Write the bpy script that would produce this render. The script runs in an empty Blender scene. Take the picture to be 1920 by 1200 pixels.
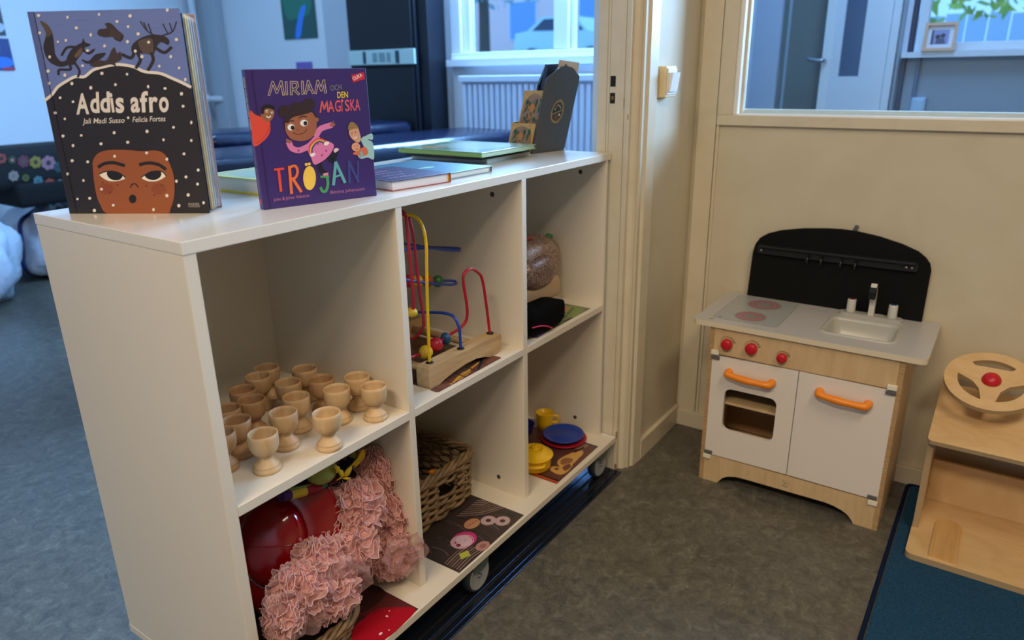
import bpy, bmesh, math, random
from math import sin, cos, pi, radians
from mathutils import Vector, Matrix
from mathutils.geometry import tessellate_polygon
random.seed(7)
S = bpy.context.scene
COL = S.collection

# ---------------------------------------------------------------- camera
F_PX, YAW, PITCH, ROLL = 1347.57, -0.96198, 0.33178, -0.01613
CAM = Vector((-0.44512, -0.76952, 0.99767))
_fw = Vector((-sin(YAW), cos(YAW), 0)); _rt = Vector((cos(YAW), sin(YAW), 0)); _up = Vector((0, 0, 1))
CF = _fw*cos(PITCH) - _up*sin(PITCH); _U = _fw*sin(PITCH) + _up*cos(PITCH)
CR = _rt*cos(ROLL) + _U*sin(ROLL); CU = -_rt*sin(ROLL) + _U*cos(ROLL)
cd = bpy.data.cameras.new('camera'); cam = bpy.data.objects.new('camera', cd); COL.objects.link(cam)
M = Matrix((CR, CU, -CF)).transposed().to_4x4(); M.translation = CAM
cam.matrix_world = M
cd.sensor_width = 36; cd.lens = 36*F_PX/1920; cd.clip_start = 0.02; cd.clip_end = 200
cd.dof.use_dof = True; cd.dof.focus_distance = 1.2; cd.dof.aperture_fstop = 4.2
S.camera = cam

def ray(u, v):
    return CF + CR*((u-960)/F_PX) - CU*((v-600)/F_PX)
def on(u, v, ax, val):
    d = ray(u, v); i = 'xyz'.index(ax)
    return CAM + d*((val-CAM[i])/d[i])
def onplane(u, v, o, n):
    d = ray(u, v); return CAM + d*((o-CAM).dot(n)/d.dot(n))

# ---------------------------------------------------------------- world + lights
w = bpy.data.worlds.new('daylight'); S.world = w; w.use_nodes = True
bg = w.node_tree.nodes['Background']; bg.inputs[0].default_value = (0.26, 0.55, 1.0, 1); bg.inputs[1].default_value = 1.9
def area(name, loc, target, size, sizey, power, color, spread=None):
    l = bpy.data.lights.new(name, 'AREA'); l.shape = 'RECTANGLE'; l.size = size; l.size_y = sizey; l.energy = power; l.color = color
    if spread: l.spread = radians(spread)
    o = bpy.data.objects.new(name, l); COL.objects.link(o); o.location = loc
    o.rotation_euler = (Vector(target)-Vector(loc)).to_track_quat('-Z', 'Y').to_euler()
    return o
WARM = (1.0, 0.82, 0.60); COOL = (0.25, 0.54, 1.0)
area('ceiling_lamp_or_fill', (-0.1, -1.45, 2.36), (-0.1, -1.45, 0), 1.1, 0.35, 22, WARM)
area('ceiling_lamp_or_fill', (-1.35, -0.5, 2.36), (-1.35, -0.5, 0), 0.35, 1.1, 50, WARM)
area('window_daylight', (2.56, 1.12, 1.85), (0.6, 1.6, 0.7), 1.1, 0.65, 140, COOL)
area('window_daylight', (3.14, -1.35, 1.62), (1.28, -.06, 1.1), 0.9, 0.9, 15, (0.42, 0.67, 1.0), 56)
area('ceiling_lamp_or_fill', (1.1, 2.2, 2.38), (1.1, 2.2, 0), 1.2, 0.4, 30, (0.34, 0.61, 1.0))  # cool fill added to brighten the play room, no known lamp there
area('ceiling_lamp_or_fill', (2.35, -0.5, 2.38), (2.35, -0.5, 0), 0.8, 0.3, 24, COOL)  # added blue fill that lifts the side room, not a real fitting
S.view_settings.view_transform = 'Standard'; S.view_settings.look = 'None'
S.view_settings.gamma = 1; S.view_settings.use_curve_mapping = False
S.view_settings.exposure = 0.0

# ---------------------------------------------------------------- materials
def lin(c):
    return tuple(((x/255)/12.92 if x/255 <= .04045 else ((x/255+.055)/1.055)**2.4) for x in c)
MC = {}
def mat(name, rgb, rough=.5, metal=0.0, spec=.5, noise=None, wood=None, bump=None, alpha=1.0, sheen=0, transmission=0, coat=0):
    if name in MC: return MC[name]
    m = bpy.data.materials.new(name); m.use_nodes = True
    nt = m.node_tree; b = nt.nodes['Principled BSDF']
    c = lin(rgb)
    b.inputs['Base Color'].default_value = (*c, 1); b.inputs['Roughness'].default_value = rough
    b.inputs['Metallic'].default_value = metal; b.inputs['Specular IOR Level'].default_value = spec
    b.inputs['Alpha'].default_value = alpha
    if sheen: b.inputs['Sheen Weight'].default_value = sheen
    if coat: b.inputs['Coat Weight'].default_value = coat; b.inputs['Coat Roughness'].default_value = .08
    if transmission: b.inputs['Transmission Weight'].default_value = transmission
    L = nt.links.new
    tc = None
    def coords(scale):
        tcn = nt.nodes.new('ShaderNodeTexCoord'); mp = nt.nodes.new('ShaderNodeMapping')
        mp.inputs['Scale'].default_value = scale; L(tcn.outputs['Object'], mp.inputs['Vector']); return mp.outputs['Vector']
    if noise:
        sc, rgb2, detail = noise
        n = nt.nodes.new('ShaderNodeTexNoise'); n.inputs['Scale'].default_value = sc; n.inputs['Detail'].default_value = detail
        n.inputs['Distortion'].default_value = .6
        L(coords((1, 1, 1)), n.inputs['Vector'])
        r = nt.nodes.new('ShaderNodeValToRGB'); r.color_ramp.elements[0].position = .35; r.color_ramp.elements[1].position = .68
        r.color_ramp.elements[0].color = (*c, 1); r.color_ramp.elements[1].color = (*lin(rgb2), 1)
        L(n.outputs['Fac'], r.inputs['Fac']); L(r.outputs['Color'], b.inputs['Base Color'])
    if wood:
        rgb2, scale3, dist = wood
        v = coords(scale3)
        n = nt.nodes.new('ShaderNodeTexNoise'); n.inputs['Scale'].default_value = 1.0; n.inputs['Detail'].default_value = 5
        n.inputs['Distortion'].default_value = dist; L(v, n.inputs['Vector'])
        r = nt.nodes.new('ShaderNodeValToRGB'); r.color_ramp.elements[0].position = .3; r.color_ramp.elements[1].position = .7
        r.color_ramp.elements[0].color = (*c, 1); r.color_ramp.elements[1].color = (*lin(rgb2), 1)
        L(n.outputs['Fac'], r.inputs['Fac']); L(r.outputs['Color'], b.inputs['Base Color'])
    if bump:
        sc, st, dist = bump
        n2 = nt.nodes.new('ShaderNodeTexNoise'); n2.inputs['Scale'].default_value = sc; n2.inputs['Detail'].default_value = 3
        L(coords((1, 1, 1)), n2.inputs['Vector'])
        bp = nt.nodes.new('ShaderNodeBump'); bp.inputs['Strength'].default_value = st; bp.inputs['Distance'].default_value = dist
        L(n2.outputs['Fac'], bp.inputs['Height']); L(bp.outputs['Normal'], b.inputs['Normal'])
    MC[name] = m; return m

LAM = mat('white_laminate', (226, 215, 196), .32, spec=.45)
LAM_TOP = mat('white_laminate_glossy', (226, 218, 204), .16, spec=.5)
CREAM = mat('cream_wall_paint', (208, 197, 171), .55, noise=(9, (203, 191, 164), 3), bump=(60, .15, .002))
CREAM_GLOSS = mat('cream_trim_paint', (216, 204, 178), .33, noise=(14, (210, 197, 170), 4), bump=(35, .2, .002))
CHIP = mat('chipped_paint_wood', (150, 112, 72), .7)
FARWALL = mat('white_wall_paint', (225, 228, 232), .6)
BLUEWALL = mat('light_wall_paint', (205, 214, 228), .55, bump=(70, .3, .003))
GREYWALL = mat('grey_wall_paint', (150, 160, 170), .55)
GREYDARK = mat('grey_door_recess', (120, 124, 118), .6)
CEIL = mat('ceiling_paint', (225, 222, 214), .8)
DARKGAP = mat('dark_gap', (18, 17, 16), .8)
BLACK = mat('matt_black_board', (11, 11, 12), .75, spec=.2)
BLACKP = mat('black_plastic', (20, 20, 22), .35)
GREYP = mat('grey_plastic', (92, 94, 92), .45)
STEEL = mat('steel', (185, 188, 190), .28, 1.0)
DSTEEL = mat('dark_steel', (62, 66, 72), .4, 1.0)
BIRCH = mat('birch_plywood', (216, 186, 142), .42, wood=((202, 170, 124), (5, 60, 9), .5))
BIRCHX = mat('birch_plywood_side', (214, 184, 140), .42, wood=((198, 166, 120), (6, 6, 60), .6))
BIRCH2 = mat('maple_plywood', (222, 188, 138), .38, wood=((208, 171, 118), (14, 7, 7), 2.2))
PLYEDGE = mat('plywood_edge', (196, 160, 112), .6, wood=((160, 124, 82), (3, 3, 600), .0))
BEECH = mat('turned_beech', (208, 174, 132), .5, wood=((188, 152, 110), (70, 70, 12), .4))
OLDWOOD = mat('worn_wood', (206, 172, 124), .6, wood=((180, 144, 98), (8, 60, 60), .8), bump=(90, .4, .002))
WICKER = mat('grey_brown_wicker', (150, 122, 86), .6, noise=(60, (112, 88, 58), 3))
RED = mat('red_plastic', (196, 22, 36), .35)
ORANGE = mat('orange_plastic', (245, 140, 24), .38)
YELLOW = mat('yellow_plastic', (246, 196, 10), .3)
BLUE = mat('blue_plastic', (26, 62, 160), .3)
NAVYP = mat('navy_plastic', (16, 22, 112), .3)
RUGM = mat('blue_carpet', (44, 86, 114), .95, spec=.1, noise=(420, (24, 56, 82), 4), bump=(500, .9, .003))
RUGB = mat('navy_rug_binding', (14, 30, 58), .9, spec=.1)
def P(r, g, b, rough=.45):
    return mat('print_%d_%d_%d' % (r, g, b) + ('' if rough == .45 else '_s'), (r, g, b), rough)

# linoleum with fine marbled streaks
def make_floor_mat():
    m = bpy.data.materials.new('marbled_linoleum'); m.use_nodes = True; nt = m.node_tree; b = nt.nodes['Principled BSDF']; L = nt.links.new
    tc = nt.nodes.new('ShaderNodeTexCoord')
    n1 = nt.nodes.new('ShaderNodeTexNoise'); n1.inputs['Scale'].default_value = 30; n1.inputs['Detail'].default_value = 11; n1.inputs['Roughness'].default_value = .66; n1.inputs['Distortion'].default_value = .9
    n2 = nt.nodes.new('ShaderNodeTexNoise'); n2.inputs['Scale'].default_value = 7; n2.inputs['Detail'].default_value = 4
    mp = nt.nodes.new('ShaderNodeMapping'); mp.inputs['Scale'].default_value = (1, 1, 1); L(tc.outputs['Object'], mp.inputs['Vector'])
    L(mp.outputs['Vector'], n1.inputs['Vector']); L(mp.outputs['Vector'], n2.inputs['Vector'])
    r = nt.nodes.new('ShaderNodeValToRGB'); e = r.color_ramp.elements
    e[0].position = .28; e[0].color = (*lin((74, 72, 66)), 1); e[1].position = .72; e[1].color = (*lin((134, 130, 118)), 1)
    x = e.new(.47); x.color = (*lin((100, 96, 87)), 1); x = e.new(.56); x.color = (*lin((108, 104, 94)), 1)
    L(n1.outputs['Fac'], r.inputs['Fac'])
    mx = nt.nodes.new('ShaderNodeMixRGB'); mx.blend_type = 'MULTIPLY'; mx.inputs[0].default_value = .35
    L(r.outputs['Color'], mx.inputs[1]); L(n2.outputs['Color'], mx.inputs[2])
    r2 = nt.nodes.new('ShaderNodeValToRGB'); r2.color_ramp.elements[0].color = (.55, .55, .55, 1); r2.color_ramp.elements[1].color = (1, 1, 1, 1)
    L(n2.outputs['Fac'], r2.inputs['Fac']); L(r2.outputs['Color'], mx.inputs[2])
    n3 = nt.nodes.new('ShaderNodeTexNoise'); n3.inputs['Scale'].default_value = 110; n3.inputs['Detail'].default_value = 5; n3.inputs['Roughness'].default_value = .7; n3.inputs['Distortion'].default_value = 1.2
    L(mp.outputs['Vector'], n3.inputs['Vector'])
    r3 = nt.nodes.new('ShaderNodeValToRGB'); r3.color_ramp.elements[0].position = .3; r3.color_ramp.elements[0].color = (.5, .5, .49, 1); r3.color_ramp.elements[1].position = .68; r3.color_ramp.elements[1].color = (1.1, 1.1, 1.06, 1)
    L(n3.outputs['Fac'], r3.inputs['Fac'])
    m3 = nt.nodes.new('ShaderNodeMixRGB'); m3.blend_type = 'MULTIPLY'; m3.inputs[0].default_value = .8; L(mx.outputs[0], m3.inputs[1]); L(r3.outputs['Color'], m3.inputs[2])
    L(m3.outputs[0], b.inputs['Base Color'])
    b.inputs['Roughness'].default_value = .38
    bp = nt.nodes.new('ShaderNodeBump'); bp.inputs['Strength'].default_value = .12; bp.inputs['Distance'].default_value = .001
    L(n1.outputs['Fac'], bp.inputs['Height']); L(bp.outputs['Normal'], b.inputs['Normal'])
    return m
FLOOR = make_floor_mat()
def make_glass():
    m = bpy.data.materials.new('window_glass'); m.use_nodes = True; nt = m.node_tree; nt.nodes.remove(nt.nodes['Principled BSDF'])
    out = nt.nodes['Material Output']; t = nt.nodes.new('ShaderNodeBsdfTransparent'); g = nt.nodes.new('ShaderNodeBsdfGlossy'); g.inputs['Roughness'].default_value = .02
    t.inputs[0].default_value = (.93, .97, 1, 1)
    fr = nt.nodes.new('ShaderNodeFresnel'); fr.inputs[0].default_value = 1.25
    mx = nt.nodes.new('ShaderNodeMixShader'); nt.links.new(fr.outputs[0], mx.inputs[0]); nt.links.new(t.outputs[0], mx.inputs[1]); nt.links.new(g.outputs[0], mx.inputs[2])
    nt.links.new(mx.outputs[0], out.inputs[0]); return m
GLASS = make_glass()
def make_glitter(c0=(150, 122, 110), c1=(242, 220, 202), nm='rose_gold_glitter'):
    m = bpy.data.materials.new(nm); m.use_nodes = True; nt = m.node_tree; b = nt.nodes['Principled BSDF']; L = nt.links.new
    tc = nt.nodes.new('ShaderNodeTexCoord'); v = nt.nodes.new('ShaderNodeTexVoronoi'); v.inputs['Scale'].default_value = 620
    L(tc.outputs['Object'], v.inputs['Vector'])
    r = nt.nodes.new('ShaderNodeValToRGB'); e = r.color_ramp.elements; e[0].color = (*lin(c0), 1); e[1].color = (*lin(c1), 1); e[0].position = .35; e[1].position = .95
    L(v.outputs['Color'], r.inputs['Fac']); L(r.outputs['Color'], b.inputs['Base Color'])
    b.inputs['Metallic'].default_value = .45; b.inputs['Roughness'].default_value = .42
    bp = nt.nodes.new('ShaderNodeBump'); bp.inputs['Strength'].default_value = .9; bp.inputs['Distance'].default_value = .002
    L(v.outputs['Color'], bp.inputs['Height']); L(bp.outputs['Normal'], b.inputs['Normal']); return m
GLITTER = make_glitter((132, 104, 92), (232, 206, 188)); GLITTER2 = make_glitter((92, 68, 62), (214, 182, 166), 'dark_rose_glitter')
def make_tulle(nm='pink_tulle', lo=.55, hi=1.0):
    m = bpy.data.materials.new(nm); m.use_nodes = True; nt = m.node_tree; nt.nodes.remove(nt.nodes['Principled BSDF']); L = nt.links.new
    out = nt.nodes['Material Output']
    d = nt.nodes.new('ShaderNodeBsdfDiffuse'); d.inputs[0].default_value = (*lin((238, 190, 184)), 1)
    tl = nt.nodes.new('ShaderNodeBsdfTranslucent'); tl.inputs[0].default_value = (*lin((240, 186, 182)), 1)
    mx = nt.nodes.new('ShaderNodeMixShader'); mx.inputs[0].default_value = .35; L(d.outputs[0], mx.inputs[1]); L(tl.outputs[0], mx.inputs[2])
    t = nt.nodes.new('ShaderNodeBsdfTransparent'); lw = nt.nodes.new('ShaderNodeLayerWeight'); lw.inputs[0].default_value = .35
    r = nt.nodes.new('ShaderNodeMapRange'); r.inputs[1].default_value = 0; r.inputs[2].default_value = 1; r.inputs[3].default_value = lo; r.inputs[4].default_value = hi
    L(lw.outputs['Facing'], r.inputs[0])
    m2 = nt.nodes.new('ShaderNodeMixShader'); L(r.outputs[0], m2.inputs[0]); L(t.outputs[0], m2.inputs[1]); L(mx.outputs[0], m2.inputs[2])
    L(m2.outputs[0], out.inputs[0]); return m
TULLE = make_tulle(); SHEER = make_tulle('sheer_pink_tulle', .25, .75)

# ---------------------------------------------------------------- mesh builder
class MB:
    def __init__(s): s.v = []; s.f = []; s.m = []; s.sm = []; s.T = Matrix.Identity(4)
    def add(s, vs, fs, m=0, smooth=False):
        o = len(s.v); s.v += [s.T @ Vector(p) for p in vs]
        for f in fs: s.f.append([i+o for i in f]); s.m.append(m); s.sm.append(smooth)
    def box(s, a, b, r=0, m=0, seg=2, flat=False):
        a, b = [min(x, y) for x, y in zip(a, b)], [max(x, y) for x, y in zip(a, b)]
        bm = bmesh.new(); bmesh.ops.create_cube(bm, size=1)
        for v in bm.verts: v.co = Vector([(a[i]+b[i])/2 + v.co[i]*(b[i]-a[i]) for i in range(3)])
        if r: bmesh.ops.bevel(bm, geom=bm.edges[:], offset=r, segments=seg, affect='EDGES', profile=.5)
        bm.verts.index_update()
        s.add([v.co.copy() for v in bm.verts], [[v.index for v in f.verts] for f in bm.faces], m, seg > 2 and r > 0); bm.free()
    def tube(s, pts, r, n=8, m=0, closed=False, caps=True):
        pts = [Vector(p) for p in pts]; N = len(pts); rs = r if isinstance(r, (list, tuple)) else [r]*N
        vs = []; prev = None
        for i in range(N):
            if closed: t = pts[(i+1) % N]-pts[i-1]
            else: t = pts[min(i+1, N-1)]-pts[max(i-1, 0)]
            if t.length < 1e-9: t = Vector((0, 0, 1))
            t.normalize()
            if prev is None:
                a = Vector((0, 0, 1)) if abs(t.z) < .9 else Vector((1, 0, 0)); x = t.cross(a).normalized()
            else:
                x = prev - t*prev.dot(t)
                x = x.normalized() if x.length > 1e-6 else t.orthogonal().normalized()
            prev = x; y = t.cross(x)
            for k in range(n): vs.append(pts[i] + (x*cos(2*pi*k/n)+y*sin(2*pi*k/n))*rs[i])
        fs = []
        for i in range(N if closed else N-1):
            j = (i+1) % N
            for k in range(n): fs.append([i*n+k, i*n+(k+1) % n, j*n+(k+1) % n, j*n+k])
        s.add(vs, fs, m, True)
        if caps and not closed:
            o = len(s.v)-len(vs)
            s.f.append([o+k for k in range(n)][::-1]); s.m.append(m); s.sm.append(False)
            s.f.append([o+(N-1)*n+k for k in range(n)]); s.m.append(m); s.sm.append(False)
    def lathe(s, prof, n=32, m=0, c=(0, 0, 0), smooth=True, caps=True):
        c = Vector(c); vs = []; fs = []; L = len(prof)
        for (r, z) in prof:
            for k in range(n): vs.append(c+Vector((r*cos(2*pi*k/n), r*sin(2*pi*k/n), z)))
        for i in range(L-1):
            for k in range(n): fs.append([i*n+k, i*n+(k+1) % n, (i+1)*n+(k+1) % n, (i+1)*n+k])
        if caps and prof[0][0] > 1e-6: fs.append(list(range(n))[::-1])
        if caps and prof[-1][0] > 1e-6: fs.append([(L-1)*n+k for k in range(n)])
        s.add(vs, fs, m, smooth)
    def prism(s, outer, holes, fr, t, m=0, mside=None):
        # outline in local 2D extruded along fr's third axis by t; fr = (o, u, v, n)
        o, u, v, nn = [Vector(x) for x in fr]; mside = m if mside is None else mside
        loops = [outer]+list(holes); flat = [p for l in loops for p in l]
        tris = tessellate_polygon([[Vector((p[0], p[1], 0)) for p in l] for l in loops])
        N = len(flat); vs = [o+u*p[0]+v*p[1] for p in flat]+[o+u*p[0]+v*p[1]+nn*t for p in flat]
        s.add(vs, [list(q) for q in tris]+[[i+N for i in q][::-1] for q in tris], m)
        b = 0; fs = []
        for l in loops:
            k = len(l)
            for i in range(k): fs.append([b+i, b+(i+1) % k, N+b+(i+1) % k, N+b+i])
            b += k
        s.add(vs, fs, mside)
    def sphere(s, c, r, m=0, n=16, sc=(1, 1, 1)):
        L = n//2; prof = [(max(1e-7, sin(pi*i/L)), -cos(pi*i/L)) for i in range(L+1)]
        vs = []; fs = []
        for (a, z) in prof:
            for k in range(n): vs.append(Vector(c)+Vector((a*cos(2*pi*k/n)*r*sc[0], a*sin(2*pi*k/n)*r*sc[1], z*r*sc[2])))
        for i in range(L):
            for k in range(n): fs.append([i*n+k, i*n+(k+1) % n, (i+1)*n+(k+1) % n, (i+1)*n+k])
        s.add(vs, fs, m, True)
    def grid(s, fn, nu, nv, m=0, smooth=True, cu=False):
        vs = [fn(i/(nu if cu else nu-1), j/(nv-1)) for i in range(nu) for j in range(nv)]
        fs = []
        for i in range(nu if cu else nu-1):
            a = (i+1) % nu
            for j in range(nv-1): fs.append([i*nv+j, a*nv+j, a*nv+j+1, i*nv+j+1])
        s.add(vs, fs, m, smooth)

def root_off(p):
    o = Vector((0, 0, 0))
    while p is not None: o += Vector(p.location); p = p.parent
    return o
def mk(name, mb, mats, parent=None, label=None, cat=None, group=None, kind=None, recenter=True):
    if not isinstance(mats, (list, tuple)): mats = [mats]
    me = bpy.data.meshes.new(name)
    off = Vector((0, 0, 0)); loc = None
    if parent is not None: off = root_off(parent)
    elif recenter and kind != 'structure' and mb.v:
        xs = [v.x for v in mb.v]; ys = [v.y for v in mb.v]; zs = [v.z for v in mb.v]
        off = Vector(((min(xs)+max(xs))/2, (min(ys)+max(ys))/2, min(zs))); loc = off
    me.from_pydata([tuple(v-off) for v in mb.v], [], mb.f)
    for mm in mats: me.materials.append(mm)
    me.polygons.foreach_set('material_index', mb.m); me.polygons.foreach_set('use_smooth', mb.sm)
    me.update()
    bm = bmesh.new(); bm.from_mesh(me); bmesh.ops.remove_doubles(bm, verts=bm.verts, dist=1e-6) if not name.endswith('print') else None
    bmesh.ops.recalc_face_normals(bm, faces=bm.faces); bm.to_mesh(me); bm.free()
    o = bpy.data.objects.new(name, me); COL.objects.link(o)
    if parent is not None: o.parent = parent
    elif loc is not None: o.location = loc
    tag(o, label, cat, group, kind); return o
def tag(o, label=None, cat=None, group=None, kind=None):
    if label: o['label'] = label
    if cat: o['category'] = cat
    if group: o['group'] = group
    if kind: o['kind'] = kind
def thing(name, label, cat, loc, group=None):
    o = bpy.data.objects.new(name, None); COL.objects.link(o); o.location = loc; o.empty_display_size = .05
    tag(o, label, cat, group); return o
def boxo(name, a, b, m, parent=None, r=0, **k):
    mb = MB(); mb.box(a, b, r); return mk(name, mb, m, parent, **k)
def cat_rom(pts, n=8, closed=False):
    pts = [Vector(p) for p in pts]; N = len(pts); out = []
    for i in range(N if closed else N-1):
        if closed: p0, p1, p2, p3 = pts[i-1], pts[i], pts[(i+1) % N], pts[(i+2) % N]
        else: p0, p1, p2, p3 = pts[max(i-1, 0)], pts[i], pts[i+1], pts[min(i+2, N-1)]
        for k in range(n):
            t = k/n
            out.append(.5*((2*p1)+(p2-p0)*t+(2*p0-5*p1+4*p2-p3)*t*t+(3*p1-p0-3*p2+p3)*t**3))
    if not closed: out.append(pts[-1])
    return out
def rrect(x0, y0, x1, y1, r, n=5):
    out = []
    for cx, cy, a in ((x1-r, y1-r, 0), (x0+r, y1-r, 90), (x0+r, y0+r, 180), (x1-r, y0+r, 270)):
        for k in range(n+1):
            q = radians(a+90*k/n); out.append((cx+r*cos(q), cy+r*sin(q)))
    return out
def circ(cx, cy, r, n=24, ry=None):
    ry = ry or r; return [(cx+r*cos(2*pi*k/n), cy+ry*sin(2*pi*k/n)) for k in range(n)]
def frame_T(o, u, v, n):
    return Matrix(((u[0], v[0], n[0], o[0]), (u[1], v[1], n[1], o[1]), (u[2], v[2], n[2], o[2]), (0, 0, 0, 1)))

_fcache = {}
def text_geo(txt, offset=0.0, shear=0.0):
    key = (txt, offset, shear)
    if key in _fcache: return _fcache[key]
    cu = bpy.data.curves.new('t', 'FONT'); cu.body = txt; cu.size = 1; cu.offset = offset; cu.shear = shear; cu.resolution_u = 3; cu.fill_mode = 'FRONT'
    ob = bpy.data.objects.new('t', cu); COL.objects.link(ob)
    dg = bpy.context.evaluated_depsgraph_get(); dg.update()
    me = bpy.data.meshes.new_from_object(ob.evaluated_get(dg))
    vs = [tuple(v.co[:2]) for v in me.vertices]; fs = [list(p.vertices) for p in me.polygons]
    bpy.data.objects.remove(ob); bpy.data.curves.remove(cu); bpy.data.meshes.remove(me)
    _fcache[key] = (vs, fs); return vs, fs

class Print:
    """flat print on a real surface; 2D coordinates -> point by fn, then a thin layer off the surface"""
    def __init__(s, fn, n, step=.000024): s.mb = MB(); s.fn = fn; s.n = Vector(n); s.mats = []; s.step = step; s.k = 1
    def mi(s, c):
        if isinstance(c, tuple): c = P(*c)
        if c not in s.mats: s.mats.append(c)
        return s.mats.index(c)
    def pt(s, p): return s.fn(p[0], p[1]) + s.n*(s.k*s.step)
    def poly(s, pts, c, up=True):
        tris = tessellate_polygon([[Vector((p[0], p[1], 0)) for p in pts]])
        s.mb.add([s.pt(p) for p in pts], [list(t) for t in tris], s.mi(c)); s.k += .25 if up else 0
    def curve(s, pts, c, n=6): s.poly([(p.x, p.y) for p in cat_rom([(a, b, 0) for a, b in pts], n, True)], c)
    def dot(s, x, y, r, c, ry=None, n=14): s.poly(circ(x, y, r, n, ry), c)
    def dots(s, l, r, c):
        k = s.k
        for x, y in l: s.poly(circ(x, y, r*random.uniform(.8, 1.2), 9, r*random.uniform(.9, 1.3)), c, False)
        s.k = k+.25
    def stroke(s, pts, wd, c, smooth=True, closed=False):
        if not smooth and len(pts) > 2 and not closed:
            k0 = s.k
            for a_, b_ in zip(pts, pts[1:]): s.k = k0; s.stroke([a_, b_], wd, c, False)
            return
        q = [(a, b, 0) for a, b in pts]
        q = cat_rom(q, 6, closed) if smooth and len(pts) > 2 else [Vector(p) for p in q]
        vs = []; N = len(q)
        for i in range(N):
            t = (q[(i+1) % N]-q[i-1]) if closed else (q[min(i+1, N-1)]-q[max(i-1, 0)])
            t = t.normalized() if t.length > 1e-9 else Vector((1, 0, 0)); nn = Vector((-t.y, t.x, 0))*wd/2
            if i == 0 and not closed: q[0] = q[0]-t*wd*.35
            if i == N-1 and not closed: q[i] = q[i]+t*wd*.35
            vs += [q[i]+nn, q[i]-nn]
        fs = [[2*i, 2*i+1, 2*((i+1) % N)+1, 2*((i+1) % N)] for i in range(N if closed else N-1)]
        s.mb.add([s.pt((p.x, p.y)) for p in vs], fs, s.mi(c)); s.k += .25
    def text(s, txt, a, b, h, c, offset=0.0, shear=0.0, jitter=0):
        """baseline from a to b (2D); h = cap height, perpendicular (upwards = -y in image coordinates)"""
        vs, fs = text_geo(txt, offset, shear)
        if not vs: return
        x0 = min(v[0] for v in vs); x1 = max(v[0] for v in vs)
        A = Vector(a); B = Vector(b); d = B-A; up = Vector((d.y, -d.x)).normalized()*h
        out = []
        for x, y in vs:
            p = A+d*((x-x0)/(x1-x0))+up*(y/.69); out.append(s.pt((p.x, p.y)))
        s.mb.add(out, fs, s.mi(c)); s.k += .25
    def done(s, name, parent): return mk(name, s.mb, s.mats, parent)
# ================================================================ SETTING
def st(name, a, b, m, parent=None, r=0): return boxo(name, a, b, m, parent, r, kind='structure')
XB = 1.4219; JX = 1.0707
ZT, ZB, ZM = .82, .1018, .4593
st('floor', (-3.2, -3.6, -.05), (3.4, 4.0, 0), FLOOR)
st('ceiling', (-3.2, -3.6, 2.42), (3.4, 4.0, 2.5), CEIL)
st('wall_back', (-3.2, -3.68, 0), (3.4, -3.6, 2.42), CREAM)
st('wall_left', (-3.28, -3.6, 0), (-3.2, 4.0, 2.42), FARWALL)
# wall with the sliding door opening
st('wall_doorway', (1.10, -.058, 0), (XB+.09, .045, 2.42), CREAM)
st('wall_doorway', (XB+.03, .045, 0), (XB+.09, .26, 2.42), FARWALL)
st('wall_doorway', (-3.2, -.058, 0), (-1.75, .045, 2.42), CREAM)
st('wall_doorway', (-1.75, -.058, 2.08), (1.10, .045, 2.42), CREAM)
# door jamb built of strips with open grooves between them, casing moulding beside it
jamb = st('door_1', (JX+.003, -.035, 0), (1.10, .04, 2.08), CREAM_GLOSS); 
st('jamb_strip', (JX, .0185, 0), (JX+.02, .0415, 2.08), CREAM_GLOSS, jamb, .0012)
st('jamb_strip', (JX+.001, .0115, 0), (JX+.02, .0175, 2.08), CREAM_GLOSS, jamb, .001)
st('jamb_face', (JX, -.0255, 0), (JX+.02, .0105, 2.08), CREAM_GLOSS, jamb, .0008)
st('jamb_strip', (JX, -.0378, 0), (JX+.026, -.0268, 2.08), CREAM_GLOSS, jamb, .0012)
mb = MB(); mb.box((JX-.0006, -.017, .894), (JX+.004, .0095, 1.04), .0002); sp = mk('strike_plate', mb, CREAM_GLOSS, jamb)
for z0, z1, y0, y1 in ((.964, .987, -.0045, .0085), (.928, .951, -.0040, .0085)):
    mb = MB(); mb.box((JX-.0009, y0, z0), (JX-.0004, y1, z1)); mk('latch_hole', mb, DARKGAP, sp)
mb = MB(); mb.box((JX-.0022, -.0008, .936), (JX-.0006, .0045, .944), .0003); mk('latch_stop', mb, mat('brass', (150, 112, 60), .4, .6), sp)
mb = MB()
for z in (1.031, .9, .838): mb.lathe([(0, 0), (.0022, .0003), (.0026, 0)], 10, 0, (0, 0, 0))
mb = MB()
for z in (1.028, .902, .845):
    mb.tube([(JX-.0010, .0035, z), (JX, .0035, z)], .0022, 10)
mk('screw_head', mb, CREAM_GLOSS, sp)
mb = MB()
for (y, z, w2, h2) in ((-.037, .9, .0010, .006), (-.0365, .105, .0020, .010), (-.037, .012, .003, .008), (-.026, .93, .0008, .010)):
    mb.box((JX-.0004, y-w2, z-h2), (JX+.0004, y+w2, z+h2))
mk('paint_chip', mb, CHIP, jamb)
prof = [(1.085, -.0395), (1.0905, -.0475), (1.097, -.0515), (1.1025, -.0490), (1.1045, -.0465), (1.1075, -.0535), (1.114, -.0605), (1.118, -.0640), (1.1545, -.0675), (1.157, -.0665), (1.157, -.05), (1.085, -.036)]
mb = MB(); mb.prism(prof, [], ((0, 0, 0), (1, 0, 0), (0, 1, 0), (0, 0, 1)), 2.14); mk('trim_1', mb, CREAM_GLOSS, kind='structure')
st('baseboard_doorway', (1.157, -.0685, 0), (XB, -.05, .058), CREAM_GLOSS, None, .002)
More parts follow.
